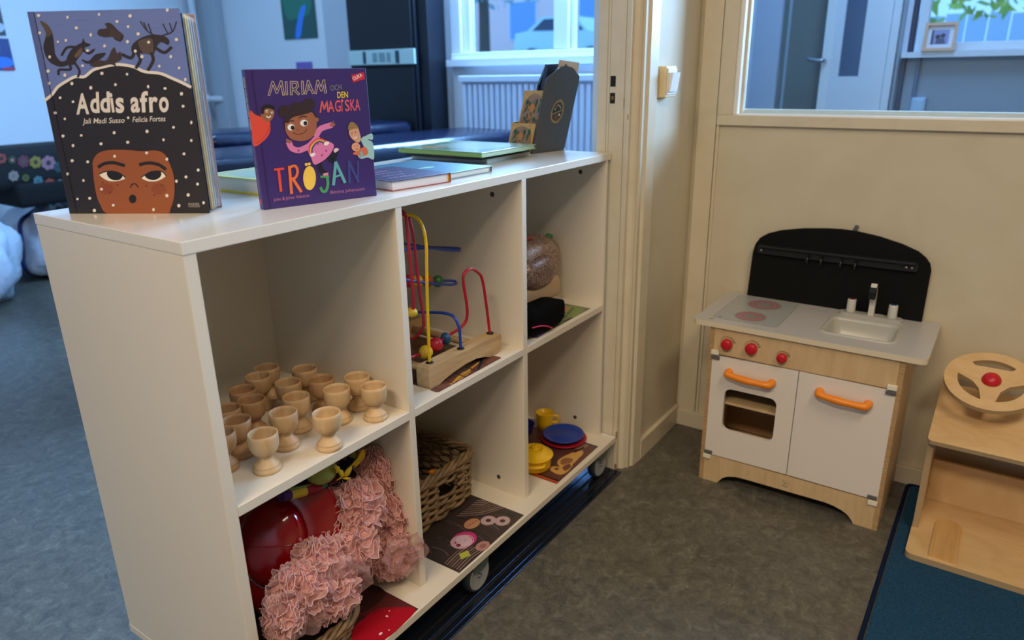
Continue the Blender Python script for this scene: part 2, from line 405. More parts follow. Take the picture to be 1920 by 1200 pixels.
# wall with the interior window
WS = .887
wb = st('wall_right', (XB+.006, -3.6, 0), (XB+.09, -.055, WS-.02), CREAM)
st('wall_right', (XB+.006, -3.6, 2.0), (XB+.09, -.055, 2.42), CREAM)
st('wall_right', (XB+.006, -.155, WS-.02), (XB+.09, -.055, 2.0), CREAM)
st('wall_right', (XB+.006, -3.6, WS-.02), (XB+.09, -2.4, 2.0), CREAM)
st('trim_2', (XB-.004, -.1165, 0), (XB+.01, -.0760, 2.42), CREAM_GLOSS, None, .0012)
st('trim_3', (XB-.001, -.1250, 0), (XB+.01, -.1180, .862), CREAM_GLOSS, None, .0012)
st('trim_4', (XB-.004, -2.5, .862), (XB+.02, -.1180, WS), CREAM_GLOSS, None, .0015)
st('trim_5', (XB-.004, -.155, WS), (XB+.02, -.1180, 2.42), CREAM_GLOSS, None, .0015)
st('trim_6', (XB-.0045, -.0785, 0), (XB+.006, -.0680, 2.42), CREAM_GLOSS, None, .002)
st('baseboard_right', (XB-.012, -3.6, 0), (XB+.01, -.066, .048), CREAM_GLOSS, None, .002)
win1 = st('window_1', (XB+.05, -2.4, WS-.004), (XB+.09, -.155, WS+.012), CREAM_GLOSS)
st('window_bead', (XB+.006, -.166, WS), (XB+.05, -.1545, 2.0), mat('white_gloss_paint', (236, 236, 234), .3), win1, .001)
st('window_bead', (XB+.030, -.172, WS), (XB+.048, -.164, 2.0), CREAM_GLOSS, win1, .001)
st('window_bead', (XB+.006, -2.4, WS-.003), (XB+.05, -.1545, WS+.003), mat('white_gloss_paint', (236, 236, 234), .3), win1, .001)
st('pane', (XB+.040, -2.39, WS), (XB+.044, -.16, 2.0), GLASS, win1)
# room beyond the interior window
BX = 3.2; FX0 = 2.6
st('wall_side_room', (XB+.09, .20, 0), (FX0, .26, 2.42), BLUEWALL)
st('wall_side_room', (FX0, .20, 0), (FX0+.1, .55, 2.42), BLUEWALL)
st('wall_side_room', (FX0+.1, .45, 0), (BX, .55, 2.42), BLUEWALL)
st('wall_side_room', (BX, .205, 0), (BX+.06, .45, 2.42), BLUEWALL)
st('trim_7', (BX-.012, .205, 0), (BX, .222, 2.1), GREYDARK)
st('wall_side_room', (BX+.05, .0, 0), (BX+.10, .25, 2.42), GREYDARK)
st('trim_8', (BX-.03, -.262, 0), (BX+.02, -.230, 2.42), FARWALL, None, .003)
st('trim_9', (BX-.02, -.280, 0), (BX+.02, -.266, 2.42), GREYWALL, None, .003)
st('trim_10', (BX-.02, -.306, 0), (BX+.02, -.288, 1.05), mat('dark_pipe_paint', (70, 80, 96), .5), None, .003)
st('wall_side_room', (BX, -3.6, 0), (BX+.08, -.25, 1.045), GREYWALL)
st('wall_side_room', (BX, -3.6, 2.15), (BX+.08, .25, 2.42), BLUEWALL)
st('wall_side_room', (BX, -.30, 1.045), (BX+.08, -.23, 2.15), BLUEWALL)
st('wall_side_room', (BX, -3.6, 1.045), (BX+.08, -2.0, 2.15), BLUEWALL)
d2 = st('door_2', (BX-.02, -.228, 0), (BX+.02, -.125, 2.1), FARWALL)
st('door_leaf', (BX-.02, -.042, 0), (BX+.02, .034, 2.1), FARWALL, d2)
st('door_leaf', (BX-.02, -.125, 0), (BX+.02, -.042, .958), FARWALL, d2)
st('door_leaf', (BX-.02, -.125, 1.6), (BX+.02, -.042, 2.1), FARWALL, d2)
st('door_edge_strip', (BX-.024, -.002, 0), (BX-.018, .034, 2.1), mat('white_gloss_paint', (236, 236, 234), .3), d2)
st('pane', (BX-.004, -.125, .958), (BX+.004, -.042, 1.6), mat('smoky_glass', (70, 84, 110), .1), d2)
mb = MB(); mb.tube(cat_rom([(BX-.022, .018, 1.025), (BX-.06, .02, 1.026), (BX-.066, .036, 1.028), (BX-.066, .075, 1.034), (BX-.064, .088, 1.038)], 5), .0085, 10); mb.lathe([(.02, 0), (.02, .005), (0, .005)], 16, 0, (0, 0, 0)) if 0 else None
mk('door_handle', mb, STEEL, d2)
win2 = st('window_2', (BX-.05, -2.0, 1.030), (BX+.08, -.288, 1.052), FARWALL, None)
st('window_frame', (BX+.02, -.362, 1.052), (BX+.07, -.325, 2.15), FARWALL, win2, .003)
st('window_frame', (BX+.02, -.318, 1.052), (BX+.07, -.300, 2.15), mat('dark_window_seal', (60, 62, 84), .5), win2, .003)
st('window_frame', (BX+.02, -2.0, 1.052), (BX+.07, -.36, 1.088), FARWALL, win2, .003)
st('window_frame', (BX+.02, -1.15, 1.08), (BX+.07, -1.08, 2.15), FARWALL, win2, .003)
st('pane', (BX+.04, -2.0, 1.08), (BX+.045, -.36, 2.15), GLASS, win2)
# far play room
FX, FY = 2.6, 3.8
st('wall_far', (FX, 1.72, 0), (FX+.1, FY+.1, 2.42), FARWALL)
st('wall_far', (FX, .56, 0), (FX+.1, 1.70, 1.03), FARWALL)
st('wall_far', (FX, .55, 2.2), (FX+.1, 1.70, 2.42), FARWALL)
st('wall_far_side', (-3.2, FY, 0), (FX, FY+.1, 2.42), FARWALL)
st('trim_11', (FX-.06, 3.56, 0), (FX, 3.70, 2.42), mat('grey_white_paint', (176, 182, 188), .6), None, .004)
st('wall_shade_strip', (FX-.012, 2.30, 0), (FX, 2.62, 2.42), mat('wall_shade_grey', (188, 194, 202), .6), None, .004)  # shading of the wall beside the cabinet, put into a greyer strip
win3 = st('window_3', (FX-.05, .56, 1.0302), (FX+.08, 1.70, 1.062), FARWALL)
for y0, y1 in ((1.635, 1.70), (1.012, 1.09), (.57, .60)): st('window_frame', (FX-.008, y0, 1.0955), (FX+.06, y1, 2.2), FARWALL, win3, .004)
for y0, y1 in ((1.585, 1.632), (.985, 1.008)): st('window_frame', (FX+.01, y0, 1.0955), (FX+.05, y1, 2.2), mat('white_gloss_paint', (236, 236, 234), .3), win3, .004)
st('window_frame', (FX-.01, .56, 1.0625), (FX+.06, 1.7, 1.095), FARWALL, win3, .004)
st('pane', (FX+.03, .56, 1.0955), (FX+.035, 1.64, 2.2), GLASS, win3)
# floor track of the sliding door
tr = thing('door_track', 'dark metal sliding door track with grooves on the floor under the white shelf', 'door track', (0, 0, 0))
TRM = mat('dark_anodised_metal', (72, 80, 98), .22, .9)
boxo('track_plate', (-1.75, -.055, 0), (JX, .06, .0015), TRM, tr)
for y0, y1, h in ((-.055, -.047, .0030), (-.044, -.031, .0038), (-.024, -.010, .0038), (-.003, .011, .0038), (.018, .03, .0038)):
    boxo('track_rail', (-1.75, y0, .001), (JX-.001, y1, h), TRM, tr, .0008)
for y0, y1 in ((-.0305, -.0245), (-.0095, -.0035)):
    boxo('track_groove', (-1.75, y0, .001), (JX-.001, y1, .0022), DARKGAP, tr)

# ================================================================ OUTSIDE
LEAF = mat('tree_foliage', (96, 150, 60), .7, noise=(3, (170, 196, 70), 4)); BARK = mat('tree_bark', (90, 80, 72), .9)
def tree(x, y, h, r, label, seed, cols=LEAF):
    rn = random.Random(seed); t = thing('tree', label, 'tree', (x, y, -.6), 'trees outside the windows')
    mb = MB(); mb.tube([(x, y, -.6), (x+.1, y+.05, h*.35), (x-.05, y, h*.7), (x, y, h)], [.16, .12, .08, .03], 8)
    for k in range(7):
        a = rn.uniform(0, 6.3); z = rn.uniform(.3, .8)*h; q = rn.uniform(.5, 1)*r
        mb.tube([(x, y, z), (x+cos(a)*q*.5, y+sin(a)*q*.5, z+q*.5), (x+cos(a)*q, y+sin(a)*q, z+q*.8)], [.05, .03, .015], 6)
    mk('trunk', mb, BARK, t)
    mb = MB()
    for k in range(900):
        a = rn.uniform(0, 6.3); q = r*math.sqrt(rn.random()); z = h*.45+rn.uniform(-.3, 1)*r*1.1; s_ = rn.uniform(.05, .13)
        c = Vector((x+cos(a)*q, y+sin(a)*q, z)); u = Vector((rn.uniform(-1, 1), rn.uniform(-1, 1), rn.uniform(-1, 1))).normalized(); v = u.orthogonal().normalized()*s_*.5; u = u*s_
        mb.add([c-u, c+v, c+u, c-v], [[0, 1, 2, 3]])
    mk('foliage', mb, cols, t, kind='stuff')
AUT = mat('tree_foliage_yellow', (190, 200, 80), .7, noise=(3, (120, 170, 80), 4)); DRK = mat('tree_foliage_dark', (50, 84, 110), .7)
PALE = mat('tree_foliage_pale', (150, 186, 200), .7)
tree(9.5, -1.0, 4.3, 1.4, 'yellow green tree outside the side room window, left one', 1, AUT)
tree(11.5, -4.6, 4.8, 1.5, 'blue green tree outside the side room window, right one', 2, DRK)
tree(13.5, 9.6, 6.4, 1.3, 'dark bushy tree outside the play room window, left of the car', 3, PALE)
tree(15.0, 13.2, 6.4, 1.3, 'slender tree outside the play room window behind the car', 4, PALE)
bm_ = boxo('lawn', (3.6, -12, -.65), (30, 14, -.6), mat('pale_gravel_ground', (150, 160, 170), .9), kind='structure')
bd = thing('building', 'pale building with dark windows across the yard outside the play room window', 'building', (34, 18, -.6))
boxo('wall', (34, 6, -.6), (36, 34, 8), mat('pale_render', (244, 214, 210), .8), bd)
boxo('roof', (33.7, 5.7, 8), (36.3, 34.3, 8.4), mat('dark_roof', (90, 84, 90), .8), bd)
for k in range(6):
    y = 9+k*4.1
    wd_ = boxo('window', (33.95, y, 2.6), (34.02, y+1.8, 4.6), FARWALL, bd)
    boxo('pane', (33.92, y+.1, 2.7), (33.96, y+1.7, 4.5), mat('pale_pane', (120, 170, 220), .15), wd_)
# parked car seen through the play room window
ca = thing('car', 'pale blue car parked outside the play room window', 'car', (22, 12.2, 1.0))
mb = MB(); T0 = (8.6, 2.4, -.6)
side = [(0, .35), (.05, .75), (.9, .88), (1.35, 1.32), (2.6, 1.36), (3.2, .95), (3.7, .88), (3.75, .35)]
mb.prism(side, [], ((21.2, 10.3, 1.35), (0, 1, 0), (0, 0, 1), (1, 0, 0)), 1.6); mk('body', mb, mat('pale_blue_car_paint', (200, 236, 244), .2), ca)
mb = MB(); mb.prism([(1.05, .9), (1.4, 1.26), (2.0, 1.28), (2.0, .92)], [], ((21.19, 10.3, 1.35), (0, 1, 0), (0, 0, 1), (-1, 0, 0)), .01)
mb.prism([(2.08, .92), (2.08, 1.28), (2.55, 1.28), (3.0, .95)], [], ((21.19, 10.3, 1.35), (0, 1, 0), (0, 0, 1), (-1, 0, 0)), .01); mk('window', mb, mat('dark_pane', (50, 66, 90), .15), ca)
for yy in (11.05, 13.3):
    mb = MB(); mb.tube([(21.1, yy, 1.43), (21.3, yy, 1.43)], .32, 20); wh = mk('wheel', mb, BLACKP, ca)
    mb = MB(); mb.tube([(21.09, yy, 1.43), (21.11, yy, 1.43)], .18, 16); mk('hub_cap', mb, STEEL, wh)

st('ground_bank', (19, 4, -.6), (33.5, 34, 1.1), mat('pale_gravel_ground', (150, 160, 170), .9))
fe = thing('garden_fence', 'pale blue board fence outside the side room window', 'fence', (13.9, -2, -.6))
for k in range(26): boxo('board', (13.9, -6+k*.3, -.55), (13.94, -5.72+k*.3, 1.75+.03*(k % 2)), mat('pale_blue_board', (190, 214, 232), .8), fe)
boxo('rail', (13.94, -6, .9), (14.0, 1.8, 1.0), mat('pale_blue_board', (190, 214, 232), .8), fe)

# ================================================================ FAR PLAY ROOM
rd = thing('radiator', 'white ribbed panel radiator under the far play room window', 'radiator', (2.5, 1.2, .30))
RADM = mat('radiator_enamel', (214, 224, 238), .4)
boxo('back_panel', (2.515, .60, .30), (2.54, 1.572, .98), RADM, rd)
boxo('top_cover', (2.485, .60, .955), (2.545, 1.575, .985), RADM, rd, .004)
for k in range(29):
    y = .608+k*.0333; boxo('fin', (2.497, y, .31), (2.518, y+.020, .945), RADM, rd, .004)
boxo('bracket', (2.54, .8, .7), (2.599, .83, .74), RADM, rd)
cb = thing('cabinet', 'tall near-black cabinet with a pale strip across it on the far wall', 'cabinet', (2.45, 2.03, 0))
NB = mat('near_black_door', (5, 7, 16), .5); NB2 = mat('near_black_frame', (14, 18, 30), .5)
boxo('carcass', (2.44, 1.80, 0), (2.596, 2.27, 2.1), NB2, cb, .003)
boxo('door', (2.425, 1.815, .05), (2.44, 2.255, 1.03), NB, cb, .002)
boxo('door', (2.425, 1.815, 1.035), (2.44, 2.255, 2.08), NB, cb, .002)
boxo('side_post', (2.46, 1.735, 0), (2.596, 1.795, 2.1), NB2, cb, .003)
strip = boxo('pale_strip', (2.412, 1.79, 1.045), (2.426, 2.255, 1.118), mat('pale_green_strip', (176, 200, 196), .5), cb, .002)
for y0, y1 in ((1.89, 1.915), (2.125, 2.145)): boxo('slot', (2.409, y0, 1.052), (2.414, y1, 1.111), mat('dark_green_slot', (40, 66, 76), .6), strip)
for y0, y1 in ((1.95, 1.975), (1.99, 2.03), (2.045, 2.075)): boxo('slot', (2.409, y0, 1.06), (2.414, y1, 1.103), mat('mid_green_slot', (120, 146, 148), .6), strip)
pp = thing('heating_pipe', 'white vertical heating pipe in the far corner of the play room', 'pipe', (2.52, 3.74, 0))
mb = MB(); mb.tube([(2.5, 3.73, 0), (2.5, 3.73, 2.4)], .022, 10); mk('pipe', mb, FARWALL, pp)
mb = MB(); mb.tube([(2.42, 3.66, .86), (2.5, 3.73, .86), (2.55, 3.6, .86)], .02, 8); mb.sphere((2.5, 3.73, .86), .04, 0, 10); mk('valve', mb, FARWALL, pp)
def poster(name, label, o, u, v, n, shapes, base):
    t = MB(); O, U_, V_, N_ = Vector(o), Vector(u), Vector(v), Vector(n)
    t.add([O, O+U_, O+U_+V_, O+V_, O+N_*.003, O+U_+N_*.003, O+U_+V_+N_*.003, O+V_+N_*.003], [[3, 2, 1, 0], [4, 5, 6, 7], [0, 1, 5, 4], [1, 2, 6, 5], [2, 3, 7, 6], [3, 0, 4, 7]])
    ro = thing(name, label, 'poster', O+U_*.5); mk('sheet', t, P(*base), ro)
    p = Print(lambda a, b: O+U_*a+V_*b+N_*.003, n, .0006)
    for pts, c in shapes: p.curve(pts, c, 4)
    p.done('poster_print', ro)
poster('painting', 'dark green painting with a blue stream, unframed on the far wall', (FX-.004, 2.98, 1.205), (0, -.292, 0), (0, 0, .46), (-1, 0, 0),
       [([(.1, .3), (.5, .25), (.9, .35), (.9, .95), (.1, .95)], (40, 120, 96)), ([(.2, .55), (.45, .5), (.55, .7), (.4, .9), (.2, .8)], (96, 92, 128)), ([(.35, .02), (.5, .02), (.62, .2), (.75, .38), (.6, .36), (.45, .2)], (50, 130, 230)), ([(.75, .5), (.95, .5), (.95, .95), (.8, .95)], (58, 60, 50))], (36, 84, 78))
poster('poster', 'blue poster at the left edge on the far side wall', (1.20, FY-.004, 1.05), (.226, 0, 0), (0, 0, .16), (0, -1, 0),
       [([(.1, .1), (.9, .1), (.9, .4), (.1, .4)], (40, 120, 220)), ([(.4, .55), (.7, .5), (.75, .9), (.4, .9)], (150, 170, 210)), ([(.75, .0), (.98, .0), (.98, .08), (.75, .08)], (190, 40, 60))], (24, 50, 120))
poster('poster', 'dark poster above the blue one at the left edge', (1.20, FY-.004, 1.225), (.220, 0, 0), (0, 0, .17), (0, -1, 0),
       [([(.3, .1), (.9, .1), (.95, .35), (.3, .4)], (190, 200, 214)), ([(.5, .5), (.9, .5), (.9, .6), (.5, .6)], (190, 180, 60))], (40, 46, 52))
sgn = boxo('wall_sign', (FX-.008, 2.765, 1.01), (FX, 2.90, 1.075), mat('purple_sign', (120, 96, 176), .5), label='small purple sign on the far wall just above the purple book', cat='sign')
# dark vinyl play blocks
VIN = mat('navy_vinyl', (15, 21, 46), .22, spec=.6, bump=(16, .25, .01))
def vinyl(label, x, y, yaw, L, D, z1, seed):
    t = thing('play_block', label, 'play block', (x, y, 0), None)
    c_, s_ = cos(yaw), sin(yaw); T = Matrix.Translation((x, y, 0)) @ Matrix.Rotation(yaw, 4, 'Z')
    mb = MB(); mb.T = T; mb.box((0, 0, 0), (L, D, z1-.09), .03, 0, 3); mk('block', mb, VIN, t)
    mb = MB(); mb.T = T; mb.box((-.01, -.012, z1-.088), (L+.01, D+.01, z1), .035, 0, 4); mk('top_pad', mb, VIN, t)
    mb = MB(); mb.T = T; mb.tube([(.0, -.014, z1-.09), (L, -.014, z1-.09)], .006, 6); mk('piping', mb, mat('navy_piping', (10, 16, 40), .5), t)
vinyl('navy vinyl play block whose glossy near edge runs behind the flat books', .62, 1.36, -.165, 1.75, .42, .75, 1)
vinyl('navy vinyl play block farther back, below the radiator window', 1.35, 1.98, -.22, 1.0, .35, .775, 2)
# floral bolster on white bags at the far left
flo = thing('floral_cushion', 'black cushion with pastel flowers lying on white bags at the far left', 'cushion', (1.1, 3.3, .46))
FO = Vector((.72, 3.12, .50)); FL = Vector((.66, -.02, -.03))
mb = MB(); mb.box((.62, 3.14, .500), (1.42, 3.44, .695), .05, 0, 4); mk('cover', mb, mat('black_floral_fabric', (24, 24, 26), .9), flo)
mb = MB(); mb.box((1.035, 3.13, .41), (1.45, 3.46, .535), .03, 0, 4); mk('base', mb, mat('black_fabric', (9, 9, 11), .9), flo)
for (x, y, r, c, c2) in ((10, 290, 38, (206, 92, 74), (40, 30, 30)), (85, 300, 32, (76, 92, 62), (200, 120, 120)), (165, 310, 46, (150, 70, 92), (70, 80, 60)), (250, 315, 46, (196, 168, 64), (60, 50, 40)), (340, 320, 54, (212, 150, 164), (60, 50, 50)), (412, 350, 40, (64, 100, 104), (40, 60, 60)), (95, 412, 40, (196, 176, 164), (120, 110, 100)), (180, 425, 28, (124, 128, 60), (60, 60, 40)), (268, 445, 36, (110, 160, 170), (60, 90, 96)), (350, 465, 38, (214, 96, 66), (120, 50, 40)), (425, 470, 36, (190, 180, 160), (90, 80, 70))):
    c = tuple(int(q*.72) for q in c); p = Print(lambda a, b: onplane(a*160/600, 220+b*320/1200, Vector((0, 3.138, 0)), Vector((0, -1, 0))), (0, -1, 0), .0006)
    for k in range(7):
        a = k*2*pi/7; p.dot(x+r*.62*cos(a), y+r*.62*sin(a), r*.36, c, None, 8)
    p.dot(x, y, r*.34, c2, None, 10); p.done('flower_print', flo)
BAGM = mat('white_plastic_bag', (206, 216, 232), .3, spec=.5, bump=(9, .6, .03))
def bag(label, c, rx, ry, rz, seed):
    rn = random.Random(seed); t = thing('plastic_bag', label, 'bag', (c[0], c[1], 0), None)
    ph = [rn.uniform(0, 6) for _ in range(8)]
    def fn(u, v):
        a = u*2*pi; b = -pi/2+v*pi
        d = 1+.05*sin(5*a+ph[0]+3*b)+.035*sin(9*a+ph[1]-4*b)+.03*sin(14*a+ph[2]+7*b)
        x = cos(b)*cos(a); y = cos(b)*sin(a); z = sin(b)
        sg = lambda q, e: math.copysign(abs(q)**e, q)
        return Vector((c[0]+rx*sg(x, .75)*d, c[1]+ry*sg(y, .75)*d, max(.0, c[2]+rz*sg(z, .7)*d)))
    mb = MB(); mb.grid(fn, 56, 28, 0, True, True); mk('bag_body', mb, BAGM, t)
    mb = MB(); mb.tube([fn(.56+.0*k, .06+.88*k/30)*1.0 + (fn(.56, .06+.88*k/30)-Vector(c))*.012 for k in range(31)], .011, 6); mk('navy_seam', mb, mat('navy_tape', (26, 44, 100), .5), t)
bag('white plastic storage bag with navy seam on the floor at the left edge', (.60, 3.26, .20), .40, .30, .235, 3)
bag('white plastic storage bag under the floral cushion behind the white shelf', (1.34, 3.46, .185), .27, .24, .19, 5)
# side room bits
pf = thing('framed_photo', 'pale wooden photo frame standing on the side room window sill', 'photo frame', (BX-.03, -.42, 1.052))
fr = [(BX-.045, -.362, 1.053), (BX-.02, -.358, 1.16)]
mb = MB(); mb.prism([(0, 0), (.118, 0), (.118, .112), (0, .112)], [[(.012, .012), (.012, .100), (.106, .100), (.106, .012)]], ((BX-.05, -.362, 1.052), (0, -1, 0), (.18, 0, .984), (-1, 0, .18)), .012)
mk('frame', mb, mat('pale_orange_wood', (224, 176, 138), .5), pf)
p = Print(lambda a, b: Vector((BX-.05, -.362, 1.052))+Vector((0, -1, 0))*a+Vector((.18, 0, .984))*b, (-1, 0, .18), .0005)
p.poly([(.01, .01), (.108, .01), (.108, .102), (.01, .102)], (226, 222, 228)); p.poly([(.026, .028), (.09, .028), (.09, .085), (.026, .085)], (150, 150, 190))
p.poly([(.026, .028), (.036, .028), (.034, .085), (.026, .085)], (70, 70, 90)); p.dot(.05, .058, .009, (50, 48, 60)); p.dot(.068, .062, .009, (60, 56, 66)); p.poly([(.044, .03), (.08, .03), (.074, .052), (.046, .05)], (80, 84, 110))
p.done('photo_print', pf)
mb = MB(); mb.prism([(0, 0), (.06, 0), (.02, .08)], [], ((BX-.03, -.40, 1.053), (0, -1, 0), (.3, 0, .95), (-1, 0, .3)), -.003); mk('back_stand', mb, BLACKP, pf)
ou = thing('wall_box', 'small white socket box low on the grey side room wall', 'socket', (BX-.02, -.37, .80))
boxo('housing', (BX-.03, -.405, .805), (BX, -.35, .87), mat('pale_blue_plastic', (178, 204, 226), .4), ou, .004)
boxo('cover', (BX-.034, -.398, .812), (BX-.029, -.357, .863), mat('pale_blue_plastic', (178, 204, 226), .4), ou, .003)
boxo('conduit', (BX-.02, -.362, .87), (BX, -.348, 1.03), mat('grey_conduit', (110, 122, 140), .5), ou, .003)
# light switch
sw = thing('light_switch', 'white rocker light switch in a cream box beside the door casing', 'light switch', (1.2, -.07, .97))
boxo('back_box', (1.171, -.080, .937), (1.232, -.058, 1.006), mat('cream_plastic', (232, 212, 166), .45), sw, .003)
boxo('face_plate', (1.176, -.083, .943), (1.228, -.079, 1.001), mat('white_plastic', (236, 236, 234), .35), sw, .002)
mb = MB(); mb.prism([(0, 0), (.042, 0), (.042, .004), (0, .010)], [], ((1.181, -.083, .992), (0, 0, -1), (0, -1, 0), (1, 0, 0)), .042); mk('rocker', mb, mat('white_plastic', (236, 236, 234), .35), sw)
# ================================================================ SHELVING UNIT
su = thing('shelving_unit', 'white open shelving unit with six cubbies on castors in the doorway', 'shelf', (.534, .18, 0))
D, LX = .3632, 1.0675
boxo('top_board', (0, 0, ZT-.0158), (LX, D, ZT), LAM_TOP, su, .0009)
boxo('side_panel', (.0006, .001, ZB), (.0178, D-.001, ZT-.016), LAM, su, .0008)
boxo('side_panel', (1.0463, .001, ZB), (1.0555, D-.001, ZT-.016), LAM, su, .0008)
boxo('divider', (.3528, .001, ZB), (.3668, .339, ZT-.016), LAM, su, .0008)
boxo('divider', (.6997, .001, ZB), (.7152, .339, ZT-.016), LAM, su, .0008)
for a, b in ((.0179, .3527), (.3669, .6996), (.7153, 1.0462)): boxo('shelf_board', (a, .0005, .4441), (b, .3385, ZM), LAM, su, .0008)
boxo('back_panel', (.0179, .3386, ZB), (1.0462, .345, ZT-.016), LAM, su)
boxo('base_board', (0, -.0373, .0866), (LX, D, ZB), LAM, su, .0009)
for x, y, z in ((.6997, .072, .134), (1.0463, .073, .137), (.6997, .071, .771), (1.0463, .068, .775)):
    mb = MB(); mb.T = frame_T((x-.0012, y, z), (0, 1, 0), (0, 0, 1), (1, 0, 0)); mb.lathe([(0, .0), (.0022, 0), (.0022, .0006), (.0048, .0004), (.0052, .0012)], 16); mk('cam_bolt', mb, mat('dark_cam_bolt', (66, 70, 72), .4, .5), su)
for x in (.035, .50, 1.018):
    for y in (-.011, .32):
        mb = MB(); mb.T = frame_T((x, y, .040), (1, 0, 0), (0, 0, 1), (0, -1, 0))
        mb.lathe([(.024, -.010), (.0325, -.011), (.0358, -.008), (.0362, 0), (.0358, .008), (.0325, .010), (.030, .0095), (.024, -.010)], 40, 0, (0, 0, 0), True, False)
        wh = mk('caster_wheel', mb, mat('dark_rubber_tyre', (44, 50, 54), .6), su)
        mb = MB(); mb.T = frame_T((x, y, .040), (1, 0, 0), (0, 0, 1), (0, -1, 0)); mb.lathe([(0, -.009), (.030, -.009), (.0312, .0), (.0315, .0095), (.0298, .0108), (.0276, .0100), (.008, .0090), (0, .009)], 40); mk('wheel_disc', mb, mat('pale_grey_plastic', (160, 163, 164), .4), wh)
        mb = MB(); mb.T = frame_T((x, y, .040), (1, 0, 0), (0, 0, 1), (0, -1, 0)); mb.lathe([(0, .014), (.003, .0135), (.0036, .012), (.0055, .0115), (.0055, .009)], 6, 0, (0, 0, 0), False); mk('axle_nut', mb, STEEL, wh)
        mb = MB(); mb.prism([(-.03, .0466), (-.022, .021), (-.012, .014), (.012, .014), (.022, .021), (.030, .0466)], [], ((x, y-.0135, .040), (1, 0, 0), (0, 0, 1), (0, -1, 0)), .0018)
        mb.prism([(-.03, .0466), (-.012, -.002), (-.006, -.008), (.004, -.008), (.012, 0), (.030, .0466)], [], ((x, y+.0135, .040), (1, 0, 0), (0, 0, 1), (0, -1, 0)), -.0018)
        mb.box((x-.03, y-.0152, .0835), (x+.03, y+.0152, .0866)); mk('caster_fork', mb, mat('grey_green_fork', (96, 108, 104), .4, .3), wh)

# ---------------------------------------------------------------- egg cups
CUP = [(0, .0015), (.0185, 0), (.0198, .0012), (.0203, .004), (.0196, .0072), (.0180, .0082), (.0186, .0095), (.0172, .0118), (.0125, .0165), (.0098, .0205), (.0096, .0222), (.0112, .0236), (.0116, .0250), (.0106, .0262), (.0140, .0282), (.0180, .0325), (.0203, .0380), (.0212, .0450), (.0213, .0540), (.0210, .0592), (.0203, .0598), (.0194, .0592), (.0192, .0540), (.0186, .0450), (.0160, .0370), (.0100, .0325), (0, .0312)]
BE2 = mat('turned_beech_pale', (216, 184, 142), .5, wood=((198, 164, 120), (70, 70, 12), .4)); BE3 = mat('turned_beech_brown', (192, 152, 110), .5, wood=((166, 126, 86), (80, 80, 12), .4))
cups = [(448, 180, 'wooden egg cup at the very back, nearest the rear left corner of the cubby', 0), (713, 190, 'wooden egg cup at the back, right of the rearmost one and behind the browner cup', 0),
        (387, 243, 'wooden egg cup directly in front of the rearmost cup on the left side', 0), (598, 285, 'wooden egg cup in the middle of the back group, half hidden', 0),
        (834, 262, 'darker brown wooden egg cup with stripy grain in the middle of the cubby', 2), (1083, 243, 'wooden egg cup behind the rightmost cup, near the divider', 1),
        (1200, 310, 'rightmost wooden egg cup, standing alone near the divider', 1), (280, 335, 'dark rimmed wooden egg cup third from the back along the left side', 2),
        (340, 405, 'wooden egg cup with dark grain behind the row, left of centre', 2), (655, 385, 'wooden egg cup in the centre, just behind the front row', 0),
        (940, 330, 'pale wooden egg cup right of the brown striped cup', 1), (165, 470, 'wooden egg cup partly hidden by the left panel, behind the greyish cup', 2),
        (232, 550, 'greyish wooden egg cup second from the left panel in front', 2), (562, 495, 'wooden egg cup in the second row, behind and right of the frontmost one', 0),
        (868, 500, 'wooden egg cup at the front edge, standing alone right of the middle', 1), (420, 645, 'frontmost wooden egg cup, nearest to the shelf front edge on the left', 1),
        (118, 640, 'wooden egg cup almost fully hidden behind the left front panel edge', 2)]
mb = MB(); mb.lathe(CUP, 40); cup0 = None
for i, (a, b, lab, k) in enumerate(cups):
    q = on(380+a/3.75, 640+b/3.75, 'z', ZM+.0592)
    if cup0 is None:
        cup0 = mk('egg_cup', mb, BEECH, None, lab, 'egg cup', 'wooden egg cups', recenter=True); o = cup0; me0 = o.data
    else:
        o = cup0.copy(); COL.objects.link(o); o['label'] = lab
    o.location = (q.x, q.y, ZM); o.rotation_euler = (0, 0, i*1.7)
    o.material_slots[0].link = 'OBJECT'; o.material_slots[0].material = (BEECH, BE2, BE3)[k]

# ================================================================ BOOKS ON TOP
def rot_frame(x, y, z, yaw, lean=0):
    U = Vector((cos(yaw), sin(yaw), 0)); N = Vector((sin(yaw), -cos(yaw), 0)); V = Vector((0, 0, 1))*cos(lean) - N*sin(lean); N2 = U.cross(V)
    return Vector((x, y, z)), U, V, N2
# --- big dark picture book, standing half open
bk = thing('picture_book', 'tall dark picture book with a face and snow on its cover, standing half open', 'book', (.08, .23, ZT))
O, U, V, N = rot_frame(.025, .31, ZT, -1.035, .008); BW, BH = .202, .261
mb = MB(); mb.T = frame_T(O, U, V, N); mb.box((0, 0, -.0026), (BW, BH, 0), .0009); mb.box((-.001, 0, -.012), (.0012, BH, -.001), .0005); c1 = mk('front_cover', mb, P(40, 32, 31, .4), bk)
mb = MB(); mb.T = frame_T(O-N*.0135, *[Vector((cos(-.865), sin(-.865), 0)), V, Vector((sin(-.865), -cos(-.865), 0))]); mb.box((0, 0, -.0025), (BW-.001, BH-.003, 0), .0009); mk('back_cover', mb, P(150, 128, 132, .4), bk)
pg_cols = [((30, 32, 50), .75, 1.0), ((226, 212, 168), 0, .985), ((214, 204, 178), 0, .99), ((190, 192, 196), 0, .985), ((176, 180, 186), 0, .99), ((200, 190, 184), 0, .985)]
